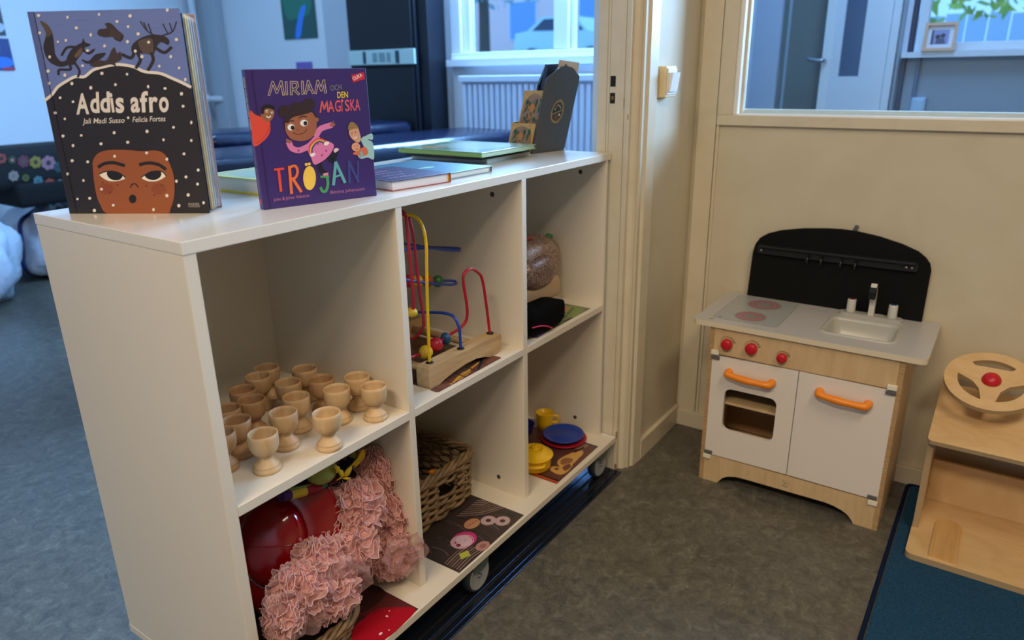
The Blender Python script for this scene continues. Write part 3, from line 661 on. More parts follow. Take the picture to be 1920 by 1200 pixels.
for k in range(6):
    a = -1.035+.028+k*.030; UU = Vector((cos(a), sin(a), 0)); NN = Vector((sin(a), -cos(a), 0)); O2 = O-N*(.0035+.0016*k)+U*.002
    mb = MB(); mb.T = frame_T(O2, UU, V, NN); mb.box((0, .003, -.0012), (BW-.004, BH-.005-.0008*k, .0), 0); lf = mk('page_leaf', mb, P(*pg_cols[k][0], .6), bk)
    if k in (0, 3, 4):
        pr = Print(lambda x, y: O2+UU*(BW-.0038)+V*y-NN*x, UU, .0002)
        for y0, y1 in {0: ((.205, .255),), 3: ((.10, .16), (.03, .06)), 4: ((.16, .20), (.015, .05))}[k]: pr.poly([(0, y0), (.0012, y0), (.0012, y1), (0, y1)], (34, 56, 66))
        pr.done('page_print', lf)
cv = lambda a, b: onplane(a/2.4, b/2.4, O, N)
p = Print(cv, N)
SKY = (106, 122, 182); SNOW = (232, 222, 210); FOX = (48, 36, 36)
ridge = [(205, 450), (235, 425), (260, 392), (300, 365), (340, 345), (380, 345), (420, 315), (470, 300), (530, 290), (600, 300), (650, 322), (720, 330), (770, 350), (820, 372), (857, 391)]
p.poly([(122, 53), (805, 39), (858, 391)]+ridge[::-1][1:], SKY)
for k in range(40):
    x = random.uniform(150, 780); y = random.uniform(60, 290); p.stroke([(x, y), (x+random.uniform(20, 60), y-1)], 1.2, random.choice([(116, 132, 192), (94, 106, 164)]), False)
p.poly([(122, 53), (150, 52), (232, 430), (206, 452)], (88, 100, 154))
p.stroke(ridge, 13, SNOW)
p.stroke([(q[0], q[1]+4*(i % 2)-2) for i, q in enumerate(ridge)], 9, SNOW)
# animals (plain silhouettes)
p.curve([(180, 95), (215, 112), (236, 150), (244, 200), (250, 245), (275, 276), (300, 272), (306, 292), (270, 300), (228, 282), (204, 248), (196, 205), (207, 150)], FOX)
p.curve([(180, 95), (215, 112), (234, 150), (212, 165), (205, 140)], (88, 70, 58))
p.curve([(298, 280), (315, 232), (345, 205), (372, 192), (384, 206), (372, 235), (350, 265), (328, 292)], FOX); p.curve([(335, 250), (365, 215), (372, 230), (350, 258)], (104, 80, 58))
p.curve([(350, 208), (368, 192), (375, 172), (384, 190), (408, 200), (386, 212)], FOX)
for s_ in ([(345, 212), (302, 214), (280, 246)], [(374, 224), (400, 240), (420, 226)], [(310, 285), (318, 312), (268, 314), (264, 334)], [(338, 285), (358, 318), (352, 345)]): p.stroke(s_, 11, FOX)
for x, y in ((280, 246), (420, 226)): p.stroke([(x, y), (x-6, y+3)], 4, FOX); p.stroke([(x, y), (x+8, y-6)], 4, FOX)
p.curve([(440, 155), (447, 132), (480, 127), (474, 106), (500, 105), (530, 135), (557, 160), (545, 186), (520, 180), (505, 166), (470, 168)], (58, 44, 40))
for k in range(5): p.stroke([(505+k*9, 130+k*6), (498+k*10, 160+k*4)], 1.5, (112, 92, 70), False)
p.curve([(368, 266), (400, 274), (430, 245), (475, 238), (462, 258), (420, 284), (385, 284)], FOX)
p.curve([(405, 292), (440, 272), (480, 270), (500, 230), (515, 213), (528, 240), (542, 232), (547, 265), (520, 285), (530, 306), (500, 290), (440, 302)], (64, 50, 46))
p.curve([(597, 200), (640, 168), (690, 155), (740, 163), (762, 182), (757, 202), (744, 196), (722, 190), (702, 215), (690, 245), (650, 240), (620, 240), (594, 235)], FOX)
p.curve([(625, 185), (680, 172), (690, 205), (688, 240), (650, 240), (632, 220)], (88, 72, 62))
for s_ in ([(605, 235), (590, 260), (552, 246)], [(620, 240), (632, 270), (614, 304)], [(682, 240), (690, 270), (668, 314)], [(700, 215), (740, 236), (770, 214)]): p.stroke(s_, 14, FOX)
for s_ in ([(695, 158), (662, 138), (632, 96)], [(664, 140), (648, 102)], [(682, 150), (668, 108)], [(730, 160), (776, 142), (794, 98)], [(776, 142), (764, 104)], [(755, 150), (734, 108)]): p.stroke(s_, 5, FOX)
# face
p.curve([(420, 770), (419, 725), (440, 692), (480, 677), (560, 674), (640, 680), (700, 677), (740, 692), (766, 740), (784, 800), (785, 880), (768, 940), (750, 961), (620, 962), (487, 961), (452, 920), (436, 880), (425, 820)], (152, 82, 40))
for x, y in ((480, 850), (715, 850)): p.dot(x, y, 34, (142, 70, 36), 26)
p.stroke([(446, 750), (472, 736), (512, 732), (558, 744)], 15, (36, 26, 24)); p.stroke([(632, 740), (672, 733), (715, 741), (744, 760)], 15, (36, 26, 24))
p.curve([(447, 783), (482, 772), (530, 776), (566, 799), (532, 814), (484, 812)], (238, 228, 208)); p.curve([(638, 797), (682, 773), (728, 773), (748, 790), (712, 813), (668, 815)], (238, 228, 208))
p.curve([(484, 774), (520, 774), (552, 788), (540, 808), (510, 810), (487, 795)], (26, 20, 20)); p.curve([(654, 788), (684, 774), (724, 774), (722, 796), (695, 810), (665, 804)], (26, 20, 20))
p.stroke([(447, 783), (482, 771), (530, 775), (566, 799)], 5, (40, 26, 22)); p.stroke([(638, 797), (682, 772), (728, 772), (748, 790)], 5, (40, 26, 22))
p.stroke([(588, 843), (596, 829), (612, 828), (623, 843)], 5, (30, 20, 18)); p.dot(598, 895, 17, (24, 16, 16), 20)
for x, y in ((463, 821), (497, 865), (530, 832), (660, 836), (695, 878), (728, 834)): p.dot(x, y, 3.5, (70, 36, 22), None, 8)
# lettering
xs = [345, 409, 454, 505, 523, 590, 633, 674, 718]; ws = [58, 41, 44, 13, 38, 41, 38, 40, 44]; ys = [512, 506, 504, 503, 505, 503, 503, 502, 502]
for ch, x, w_, y in zip('Addisafro', xs, ws, ys):
    x -= 0
    p.text(ch, (x, y), (x+w_, y-2), 88 if ch in 'Adif' else 92, (226, 216, 206), .03)
p.text('Jali Madi Susso', (373, 557), (562, 552), 24, SNOW, .004, .15); p.text('Felicia Fortes', (598, 550), (746, 545), 24, SNOW, .004, .15)
p.text('BONNIER', (849, 922), (898, 922), 9, (190, 178, 168), .0); p.text('CARLSEN', (849, 932), (900, 932), 9, (190, 178, 168), .0)
p.dots([(175, 70), (305, 78), (447, 65), (587, 72), (528, 97), (578, 120), (345, 126), (180, 148), (410, 157), (623, 153), (795, 178), (670, 190), (472, 207), (262, 188), (298, 182), (575, 188), (770, 255), (640, 255), (718, 298), (807, 306), (225, 256), (218, 320), (223, 375), (373, 296), (293, 338), (325, 376), (272, 440), (250, 508), (410, 395), (521, 381), (460, 330), (573, 334), (668, 390), (744, 398), (818, 422), (825, 478), (782, 573), (862, 551), (515, 597), (576, 640), (663, 591), (737, 629), (862, 632), (829, 692), (367, 609), (456, 647), (330, 655), (285, 612), (326, 723), (396, 728), (377, 812), (350, 895), (405, 892), (306, 782), (661, 688), (517, 703), (458, 851), (511, 923), (692, 943), (752, 716), (752, 880), (795, 815), (893, 765), (838, 796), (890, 828), (848, 877), (806, 925), (917, 912), (426, 947), (293, 535), (330, 458), (578, 530), (754, 46), (395, 228), (610, 230), (835, 358)], 6.5, SNOW)
p.stroke([(153, 56), (345, 955)], 2.5, (28, 22, 24), False)
p.done('cover_print', c1)

# --- square purple picture book
bk = thing('picture_book', 'square purple picture book with a girl and colourful lettering, standing upright', 'book', (.27, .08, ZT))
O, U, V, N = rot_frame(.183, .089, ZT, -.286, .023); BW, BH = .178, .187
PUR = P(58, 38, 104, .4)
mb = MB(); mb.T = frame_T(O, U, V, N); mb.box((0, 0, -.0022), (BW, BH, 0), .0008); c1 = mk('front_cover', mb, PUR, bk)
mb = MB(); mb.T = frame_T(O, U, V, N); mb.box((0, 0, -.0145), (BW, BH, -.0123), .0008); mk('back_cover', mb, PUR, bk)
mb = MB(); mb.T = frame_T(O, U, V, N); mb.box((-.0006, 0, -.0145), (.0016, BH, -.0002), .0007); spn = mk('spine', mb, PUR, bk)
mb = MB(); mb.T = frame_T(O, U, V, N); mb.box((.002, .003, -.012), (BW-.004, BH-.003, -.0025)); mk('page_block', mb, P(226, 216, 200, .7), bk)
mb = MB(); mb.T = frame_T(O, U, V, N); mb.box((.0075, .0015, -.0001), (.0095, BH-.0015, .0003), .0001); mk('hinge_groove', mb, P(44, 28, 84, .4), bk)
sc = 3.5306
cv = lambda a, b: onplane(420+a/sc, 80+b/sc, O, N)
p = Print(cv, N)
CRM = (232, 208, 158); BRN = (160, 96, 66); HAIR = (52, 32, 34); PNK = (222, 124, 172)
for wd_, c_ in ((15, CRM), (8.5, PUR)):
    for s_ in ([(298, 346), (322, 262), (350, 330), (378, 258), (394, 344)], [(416, 341), (411, 262)], [(446, 342), (444, 262), (480, 262), (488, 288), (472, 306), (448, 308)], [(462, 308), (494, 340)], [(522, 338), (518, 258)], [(540, 336), (557, 256), (588, 332)], [(549, 308), (578, 305)], [(606, 334), (620, 254), (644, 314), (660, 252), (672, 330)]):
        p.stroke(s_, wd_, c_, False)
        for q in s_[1:-1]: p.dot(q[0], q[1], wd_*.5, c_, None, 8)
p.text('OCH', (705, 318), (778, 311), 36, (132, 140, 132), -.004); p.text('DEN', (750, 366), (820, 363), 40, (244, 208, 72), .01)
xx = [632, 697, 738, 778, 800, 838, 872, ]; 
for ch, x, w_ in zip('AGISKA', (690, 736, 779, 802, 838, 868), (40, 38, 6, 30, 32, 34)): p.text(ch, (x, 463-(x-632)*.06), (x+w_, 463-(x+w_-632)*.06), 74, (226, 92, 100), .012)
p.dot(781, 384, 9, (226, 92, 100)); p.stroke([(637, 460), (648, 390), (664, 440), (681, 388), (689, 458)], 10, (226, 92, 100), False)
p.poly([(842, 215), (925, 195), (932, 240), (855, 264)], (206, 34, 44)); p.text('OLIKA', (857, 252), (917, 222), 24, (240, 232, 232), .01)
# left figure
p.curve([(170, 455), (205, 475), (245, 492), (290, 510), (306, 540), (300, 600), (262, 650), (200, 686), (185, 600)], (222, 74, 56)); p.curve([(243, 470), (262, 430), (305, 424), (330, 450), (326, 490), (300, 522), (262, 512), (246, 490)], (150, 96, 60))
p.curve([(246, 470), (252, 425), (290, 410), (330, 420), (334, 446), (300, 436), (270, 440), (262, 470)], (26, 22, 26)); p.dot(283, 455, 9, (240, 234, 226)); p.dot(284, 456, 5, (20, 18, 20)); p.dot(318, 464, 8, (240, 234, 226)); p.dot(319, 465, 4.5, (20, 18, 20)); p.stroke([(282, 488), (296, 496), (308, 486)], 7, (244, 238, 230)); p.stroke([(306, 545), (270, 620), (215, 665)], 3, (168, 48, 40))
# girl
p.stroke([(632, 790), (638, 835), (672, 868)], 32, (24, 24, 34)); p.stroke([(690, 745), (715, 782), (738, 725)], 34, (24, 24, 34)); p.curve([(655, 868), (690, 862), (680, 888), (664, 886)], (232, 140, 160)); p.curve([(725, 712), (740, 698), (760, 706), (735, 728)], (240, 200, 206))
p.stroke([(612, 610), (640, 570), (702, 548)], 38, PNK); p.curve([(698, 540), (715, 530), (722, 516), (728, 535), (738, 538), (728, 552), (705, 556)], BRN)
p.stroke([(560, 685), (500, 712), (450, 700), (432, 668)], 38, PNK); p.curve([(408, 640), (425, 640), (440, 650), (444, 664), (420, 664)], BRN)
p.curve([(545, 690), (575, 645), (610, 615), (650, 640), (695, 655), (727, 682), (700, 740), (650, 785), (598, 806), (575, 760)], PNK)
for k, c in enumerate(((214, 62, 62), (240, 180, 70), (50, 70, 120))): p.stroke([(563+k*9, 725+k*3), (570+k*8, 680+k*7), (612+k*3, 640+k*9), (652-k*2, 640+k*9), (672-k*6, 662+k*4)], 10, c)
for x, y in ((585, 742), (677, 668)): p.dot(x, y, 12, (244, 236, 226)); p.dot(x+10, y-4, 9, (244, 236, 226)); p.dot(x-9, y+3, 8, (244, 236, 226))
for x, y in ((492, 715), (620, 668), (648, 745), (676, 716)): p.dot(x, y, 6, (150, 70, 110), 9)
p.dot(397, 455, 38, HAIR, 42); p.dot(562, 408, 40, HAIR); p.curve([(400, 555), (404, 480), (440, 410), (500, 395), (560, 420), (610, 480), (612, 520), (560, 580), (430, 590)], HAIR)
p.dot(612, 510, 15, BRN); p.curve([(404, 560), (410, 510), (450, 480), (510, 470), (560, 450), (596, 480), (612, 530), (606, 590), (570, 635), (510, 652), (450, 640), (415, 605)], BRN)
p.curve([(402, 520), (430, 470), (500, 440), (560, 440), (585, 455), (520, 478), (455, 495), (418, 530)], HAIR)
p.dot(443, 560, 24, (240, 234, 226), 22); p.dot(453, 563, 13, (22, 18, 20), 15); p.dot(529, 532, 26, (240, 234, 226), 22); p.dot(538, 534, 13, (22, 18, 20), 15)
p.stroke([(420, 530), (440, 518), (462, 518)], 6, (34, 22, 24)); p.stroke([(496, 500), (518, 488), (545, 490)], 6, (34, 22, 24)); p.stroke([(456, 598), (492, 607), (530, 596), (548, 572)], 4, (60, 24, 24)); p.stroke([(482, 572), (488, 580), (496, 576)], 3, (100, 50, 40)); p.dot(430, 600, 14, (172, 90, 72)); p.dot(570, 560, 14, (172, 90, 72))
# right figures
p.curve([(905, 640), (940, 615), (978, 602), (984, 640), (950, 640), (985, 668), (991, 769), (950, 760), (905, 768), (885, 740), (925, 700)], (160, 200, 198)); p.curve([(826, 590), (840, 565), (880, 560), (892, 580), (905, 640), (885, 662), (850, 640), (832, 615)], (214, 158, 124))
p.curve([(820, 560), (835, 528), (860, 530), (890, 565), (860, 570), (826, 580)], (150, 116, 70)); p.dot(846, 600, 4, (20, 18, 20)); p.dot(868, 592, 4, (20, 18, 20)); p.stroke([(856, 628), (870, 632), (878, 620)], 5, (240, 230, 224))
p.curve([(850, 735), (880, 715), (925, 690), (945, 700), (952, 735), (920, 752), (880, 745)], (214, 110, 76)); p.dot(872, 690, 29, (222, 158, 122)); p.dot(880, 682, 3, (20, 18, 20)); p.dot(864, 686, 3, (20, 18, 20)); p.stroke([(866, 704), (878, 706), (886, 698)], 3, (80, 40, 40)); p.stroke([(900, 760), (912, 740), (905, 725)], 16, (130, 176, 170))
# big lettering
RO = (222, 74, 54); OR = (232, 112, 52); YE = (242, 200, 80); GR = (70, 150, 92); TE = (96, 170, 172); NV = (58, 66, 130)
p.stroke([(335, 840), (392, 834)], 15, RO, False); p.stroke([(360, 838), (376, 980)], 18, RO, False)
p.stroke([(432, 822), (446, 995)], 19, OR, False); p.stroke([(436, 824), (470, 816), (486, 850), (474, 890), (444, 902)], 17, OR); p.stroke([(455, 900), (508, 984)], 19, OR, False)
p.dot(565, 896, 42, YE, 80, 30); p.dot(543, 806, 10, YE); p.dot(563, 803, 10, YE)
p.stroke([(642, 888), (690, 886)], 15, GR, False); p.stroke([(682, 890), (686, 940), (672, 982), (650, 982), (640, 962)], 19, GR)
p.stroke([(738, 794), (724, 938)], 19, TE, False); p.stroke([(740, 794), (798, 922)], 19, TE, False); p.stroke([(732, 888), (772, 876)], 12, TE, False)
p.stroke([(830, 922), (826, 788)], 17, NV, False); p.stroke([(826, 788), (888, 920)], 17, NV, False); p.stroke([(886, 922), (886, 786)], 13, NV, False)
p.text('John & Johan Valencia', (328, 1050), (563, 1020), 22, (214, 130, 160), -.01, .1); p.text('Bettina Johansson', (705, 1001), (930, 976), 22, (206, 130, 170), -.01, .1)
p.done('cover_print', c1)
SP0 = O-N*.0073-U*.0008
p = Print(lambda a, b: SP0+V*(BH-a)+N*b, -U)
p.text('MIRIAM OCH DEN MAGISKA TRÖJAN', (.010, .0020), (.078, .0020), .0048, CRM, .01); p.text('John & Johan Valencia', (.085, .0020), (.126, .0020), .0044, (214, 130, 160)); p.text('Bettina Johansson', (.130, .0020), (.162, .0020), .0044, (214, 130, 160))
p.poly([(.172, -.003), (.180, -.003), (.180, .003), (.172, .003)], (206, 34, 44)); p.done('spine_print', spn)

# --- flat books
def flat_book(label, x, y, yaw, w_, d, z, h, cover, pages=(232, 226, 212), spine_side='back', back=None, t=.0018):
    b = thing('book', label, 'book', (x, y, z)); c_, s_ = cos(yaw), sin(yaw)
    T = Matrix.Translation((x, y, z)) @ Matrix.Rotation(yaw, 4, 'Z')
    mb = MB(); mb.T = T; mb.box((0, 0, h-t), (w_, d, h), .0006); top = mk('front_cover', mb, P(*cover, .3), b)
    mb = MB(); mb.T = T; mb.box((0, 0, 0), (w_, d, t), .0006); mk('back_cover', mb, P(*(back or cover), .35), b)
    e = .003; s0 = {'back': (e, e, w_-e, d), 'right': (e, e, w_-.001, d-e), 'left': (.001, e, w_-e, d-e), 'front': (e, .001, w_-e, d-e)}[spine_side]
    mb = MB(); mb.T = T; mb.box((s0[0], s0[1], t), (s0[2], s0[3], h-t)); pb = mk('page_block', mb, P(*pages, .7), b)
    q = {'back': ((0, d-.0015), (w_, d)), 'right': ((w_-.0015, 0), (w_, d)), 'left': ((0, 0), (.0015, d)), 'front': ((0, 0), (w_, .0015))}[spine_side]
    mb = MB(); mb.T = T; mb.box((*q[0], .0002), (*q[1], h-.0002), .0004); mk('spine', mb, P(*(back or cover), .35), b)
    return b, top, (lambda a, bb: T @ Vector((a, bb, h)))
yb, top, f = flat_book('thick yellow-edged book lying flat between the two standing picture books', .262, .19, .03, .20, .155, ZT, .025, (206, 206, 150), (234, 226, 196), 'back', (240, 214, 40), .0028)
p = Print(f, (0, 0, 1)); p.stroke([(0, .002), (.2, .002)], .006, (240, 216, 40), False); p.stroke([(.002, 0), (.002, .155)], .006, (240, 216, 40), False); p.curve([(.02, .02), (.09, .03), (.1, .1), (.03, .12)], (170, 180, 150)); p.curve([(.11, .04), (.18, .03), (.17, .12), (.12, .11)], (180, 150, 120)); p.done('cover_print', top)
pu, top, f = flat_book('dark purple book with pink handwriting lying flat at the shelf front edge', .395, .045, -.12, .130, .155, ZT, .0165, (78, 52, 82), (222, 212, 206), 'right', (150, 70, 60), .0016)
p = Print(f, (0, 0, 1))
for k, (x0, x1) in enumerate(((.020, .078), (.028, .072), (.018, .092), (.034, .080))):
    y = .030+k*.026; x = x0
    while x < x1:
        a = random.uniform(.005, .009); p.stroke([(x, y-.004), (x+a*.3, y+.007*random.choice((1, .5))), (x+a*.6, y-.002), (x+a*.8, y+.006)], .0011, (196, 128, 156)); x += a+.003
p.done('cover_print', top)
hb = MB(); hb.T = Matrix.Translation((.395, .045, ZT)) @ Matrix.Rotation(-.12, 4, 'Z'); hb.box((.1255, .0028, .002), (.1298, .0034, .0146)); mk('head_band', hb, P(226, 166, 44), pu)
te, top, f = flat_book('teal blue book lying flat beside the purple book', .541, .050, -.035, .125, .20, ZT, .0115, (62, 106, 130), (222, 216, 200), 'right', (54, 84, 86), .0014)
p = Print(f, (0, 0, 1)); p.curve([(.02, .09), (.05, .082), (.062, .092), (.045, .10)], (110, 150, 60)); p.dot(.07, .035, .0015, (220, 230, 236)); p.stroke([(.03, .13), (.09, .135)], .0012, (110, 150, 170)); p.stroke([(.04, .15), (.1, .15)], .0012, (110, 150, 170)); p.done('cover_print', top)
b3, top, f = flat_book('white and green book at the bottom of the flat stack', .772, .135, .05, .182, .20, ZT, .0085, (150, 180, 150), (228, 222, 206), 'left', (230, 226, 214), .0012)
b4, top, f = flat_book('dark thin book with pink edging in the middle of the flat stack', .748, .132, .02, .195, .205, ZT+.0086, .0090, (34, 32, 40), (60, 60, 64), 'left', (36, 34, 42), .0012)
mb = MB(); mb.T = Matrix.Translation((.748, .132, ZT+.0086)) @ Matrix.Rotation(.02, 4, 'Z'); mb.box((-.0012, -.001, .0062), (.03, .0, .0090)); mb.box((-.0012, -.001, .0062), (-.0002, .045, .0090)); mb.box((.16, -.001, .005), (.1955, .0, .0090)); mb.box((-.0012, .075, .005), (-.0002, .09, .009)); mk('pink_edging', mb, P(200, 40, 90), b4)
b5, top, f = flat_book('pale green glossy book on top of the flat stack', .718, .108, .0, .20, .225, ZT+.0177, .0100, (150, 176, 140), (190, 206, 176), 'left', (120, 160, 90), .0016)
MC['print_150_176_140_s'].node_tree.nodes['Principled BSDF'].inputs['Roughness'].default_value = .12
p = Print(f, (0, 0, 1)); p.curve([(.06, .05), (.16, .04), (.17, .17), (.07, .18)], (176, 196, 176, .15)); p.curve([(.03, .15), (.07, .14), (.06, .2), (.03, .2)], (206, 170, 120, .15)); p.done('cover_print', top)

# --- desk organiser with floral fronts
HX, HY, HA = .958, .150, -.19
og = thing('desk_organiser', 'dark grey letter holder with gold and green floral fronts on the shelf top', 'letter holder', (HX, HY, ZT))
Uo = Vector((cos(HA), sin(HA), 0)); Wo = Vector((-sin(HA), cos(HA), 0)); HDG = mat('dark_grey_card', (72, 72, 76), .5)
FLP = mat('ochre_card', (190, 150, 84), .5)
O = Vector((HX, HY, ZT))
nrm = -Wo
side = onplane
pxs = [(348, 1112), (705, 1066), (735, 960), (875, 310), (880, 262), (866, 236), (845, 220), (832, 190), (805, 162), (765, 148), (742, 140), (731, 118), (718, 138), (695, 146), (640, 170), (618, 190), (592, 218), (552, 245), (520, 272), (500, 312)]
pts = []
for u, v in pxs:
    q = onplane(940+u/6, 100+v/6, O, nrm); pts.append(((q-O).dot(Uo), (q-O).z))
pts[0] = (pts[0][0], 0.0016); pts[1] = (pts[1][0], 0.0016)
mb = MB(); mb.prism(pts, [], (O, Uo, (0, 0, 1), Wo), .0025); sd = mk('side_panel', mb, HDG, og)
kk_ = (pts[19][0]-pts[0][0])/(pts[19][1]-pts[0][1]); kr_ = (pts[3][0]-pts[1][0])/(pts[3][1]-pts[1][1])
mb = MB(); mb.prism([pts[0], pts[1], (pts[1][0]-.02+kr_*.13, .130), (pts[0][0]+.022+kk_*.136, .136), (pts[0][0]+.022+kk_*.068, .068), (pts[0][0]+kk_*.067, .067)], [], (O+Wo*.078, Uo, (0, 0, 1), Wo), .0025); mk('side_panel', mb, HDG, og)
x1 = max(q[0] for q in pts)
mb = MB(); T = frame_T(O, Uo, Wo, (0, 0, 1)); mb.T = T; mb.box((-.002, -.001, 0), (pts[1][0]+.010, .082, .0016)); mk('base_plate', mb, HDG, og)
def slant(name, xoff, h0, h1, m, w0=.0026, w1=.0775):
    k = (pts[19][0]-pts[0][0])/(pts[19][1]-pts[0][1])
    n_ = (Uo - Vector((0, 0, k))).normalized(); v_ = (Vector((0, 0, 1))+Uo*k); o_ = O+Uo*(xoff)+v_*h0+Wo*w0
    mb = MB(); mb.prism([(0, 0), (w1-w0, 0), (w1-w0, h1-h0), (0, h1-h0)], [], (o_, Wo, v_, n_), .002); return mk(name, mb, m, og), o_, v_, n_
fp, o1, v1, n1 = slant('front_panel', .000, .0016, .066, FLP)
mp, o2, v2, n2 = slant('middle_panel', .022, .0016, .137, FLP)
slant('rear_panel', .080, .0016, .110, HDG)
def floral(par, o_, v_, n_, zb, zt, W_):
    p = Print(lambda a, b: o_+Wo*a+v_*b, -n_, .00004)
    p.poly([(.001, zb), (W_-.001, zb), (W_-.001, zt), (.001, zt)], (186, 144, 78))
    rn = random.Random(5)
    for k in range(110):
        x, y = rn.uniform(.003, W_-.003), rn.uniform(zb+.002, zt-.002); p.dot(x, y, .0009, rn.choice([(120, 86, 44), (222, 186, 116)]), None, 6)
    m_ = W_/2; hh = zt-zb
    p.curve([(.008, zb+.002), (.006, zb+hh*.55), (.014, zb+hh*.80), (m_, zt-.006), (W_-.014, zb+hh*.80), (W_-.006, zb+hh*.55), (W_-.008, zb+.002)], (138, 108, 82), 4)
    for k in range(95):
        x, y = rn.uniform(.010, W_-.010), rn.uniform(zb+.004, zb+hh*.78); a = rn.uniform(.6, 2.5); r = rn.uniform(.0035, .0062)
        q = [(x+r*cos(a)*c_-r*.45*sin(a)*s_, y+r*sin(a)*c_+r*.45*cos(a)*s_) for c_, s_ in [(cos(t*pi/4), sin(t*pi/4)) for t in range(8)]]
        p.poly(q, rn.choice([(30, 84, 44), (24, 70, 40), (36, 96, 52), (170, 112, 40), (150, 90, 36)]))
    p.dot(m_, zb+hh*.55, .009, (178, 112, 44), .010, 7); p.done('floral_print', par)
floral(fp, o1, v1, n1, .001, .0635, .0749); floral(mp, o2, v2, n2, .05, .1345, .0749)
p = Print(lambda a, b: onplane(940+a/6, 100+b/6, O, nrm), nrm, .00005)
ov = cat_rom([(x, y, 0) for x, y in ((672, 522), (700, 560), (700, 640), (672, 725), (620, 785), (578, 775), (556, 730), (564, 650), (600, 570), (640, 530))], 5, True)
p.poly([(q.x, q.y) for q in ov], (150, 122, 66)); p.poly([(630+(q.x-630)*.82, 653+(q.y-653)*.82) for q in ov], (44, 44, 40))
p.stroke([(566, 690), (694, 634)], 8, (170, 146, 84), False); p.stroke([(600, 640), (640, 580), (670, 620)], 7, (196, 170, 130)); p.stroke([(615, 612), (650, 560), (682, 600)], 5, (96, 84, 60)); p.curve([(590, 705), (640, 680), (660, 690), (610, 760)], (96, 66, 50)); p.dot(652, 690, 8, (214, 206, 192), 14)
p.done('emblem_print', sd)
def card(name, label, corners, dw, th, m, cat_):
    q = [onplane(940+u/6, 100+v/6, O+Wo*dw, nrm) for u, v in corners]
    b2 = [(p_ - O - Wo*dw) for p_ in q]; poly = [(b_.dot(Uo), b_.z) for b_ in b2]
    mb = MB(); mb.prism(poly, [], (O+Wo*dw, Uo, (0, 0, 1), Wo), th); return mk(name, mb, m, None, label, cat_)
card('booklet', 'dark blue booklet standing in the letter holder', [(528, 122), (635, 118), (660, 118), (640, 1040), (400, 1040), (480, 380)], .020, .010, P(30, 40, 62), 'booklet')
card('leaflet', 'thin black leaflet leaning at the left in the letter holder', [(503, 158), (520, 150), (500, 300), (450, 1020), (330, 1030), (424, 352)], .036, .006, P(14, 16, 26), 'leaflet')
card('card', 'pale beige card sticking up at the back of the letter holder', [(655, 72), (880, 105), (850, 250), (780, 700), (560, 700)], .012, .0012, P(206, 180, 154), 'card')
# ================================================================ TOY KITCHEN
KX = 1.1592; KY0, KY1 = -.2323, -.6512; KC = .4286
tk = thing('toy_kitchen', 'wooden toy kitchen with white doors, orange handles and black splashback against the wall', 'toy kitchen', (1.29, -.44, 0))
WHITE = mat('white_painted_board', (230, 220, 208), .4); CTOP = mat('grey_white_worktop', (188, 184, 180), .3)
fr = ((KX, 0, 0), (0, -1, 0), (0, 0, 1), (1, 0, 0))   # 2D = (-y, z) on the front
boxo('side_panel', (KX+.003, KY0-.010, 0), (1.405, KY0, .4135), BIRCHX, tk, .0008)
rs = boxo('side_panel', (KX+.003, KY1, 0), (1.405, KY1+.010, .4135), BIRCHX, tk, .0008)
for x, z in ((1.20, .395), (1.20, .040), (1.36, .395)):
    mb = MB(); mb.T = frame_T((x, KY1, z), (1, 0, 0), (0, 0, 1), (0, -1, 0)); mb.lathe([(.0045, 0), (.0045, .0006), (.003, .0012), (.0018, .0006), (0, .0006)], 14); mk('screw', mb, STEEL, rs)
for y0, y1 in ((KY0-.0103, KY0+.0002), (KY1-.0002, KY1+.0103)): boxo('front_edge', (KX, y0, 0 if y0 > -.4 else 0), (KX+.004, y1, .4135), PLYEDGE, tk)
boxo('control_panel', (KX, KY1+.0105, .3475), (KX+.009, KY0-.0105, .4135), BIRCH, tk, .0008)
ol = [(-KY0+.0105, .074), (-KY0+.0105, .0), (.280, 0), (.2855, .008), (.293, .018), (.306, .0265), (.325, .0315), (.345, .033), (.536, .034), (.556, .0315), (.574, .026), (.588, .018), (.597, .008), (.602, 0), (-KY1-.0105, 0), (-KY1-.0105, .074)]
mb = MB(); mb.prism(ol, [], fr, .009); pl = mk('plinth_panel', mb, BIRCH, tk)
boxo('cabinet_floor', (KX+.012, KY1+.0102, .066), (1.395, KY0-.0102, .074), BIRCHX, tk)
boxo('back_panel', (1.395, KY1+.0102, .06), (1.403, KY0-.0102, .4135), BIRCHX, tk)
boxo('inner_partition', (KX+.012, -.448, .074), (1.394, -.440, .4135), BIRCHX, tk)
boxo('oven_rack', (KX+.014, -.439, .216), (1.394, KY0-.0105, .222), BIRCH, tk)
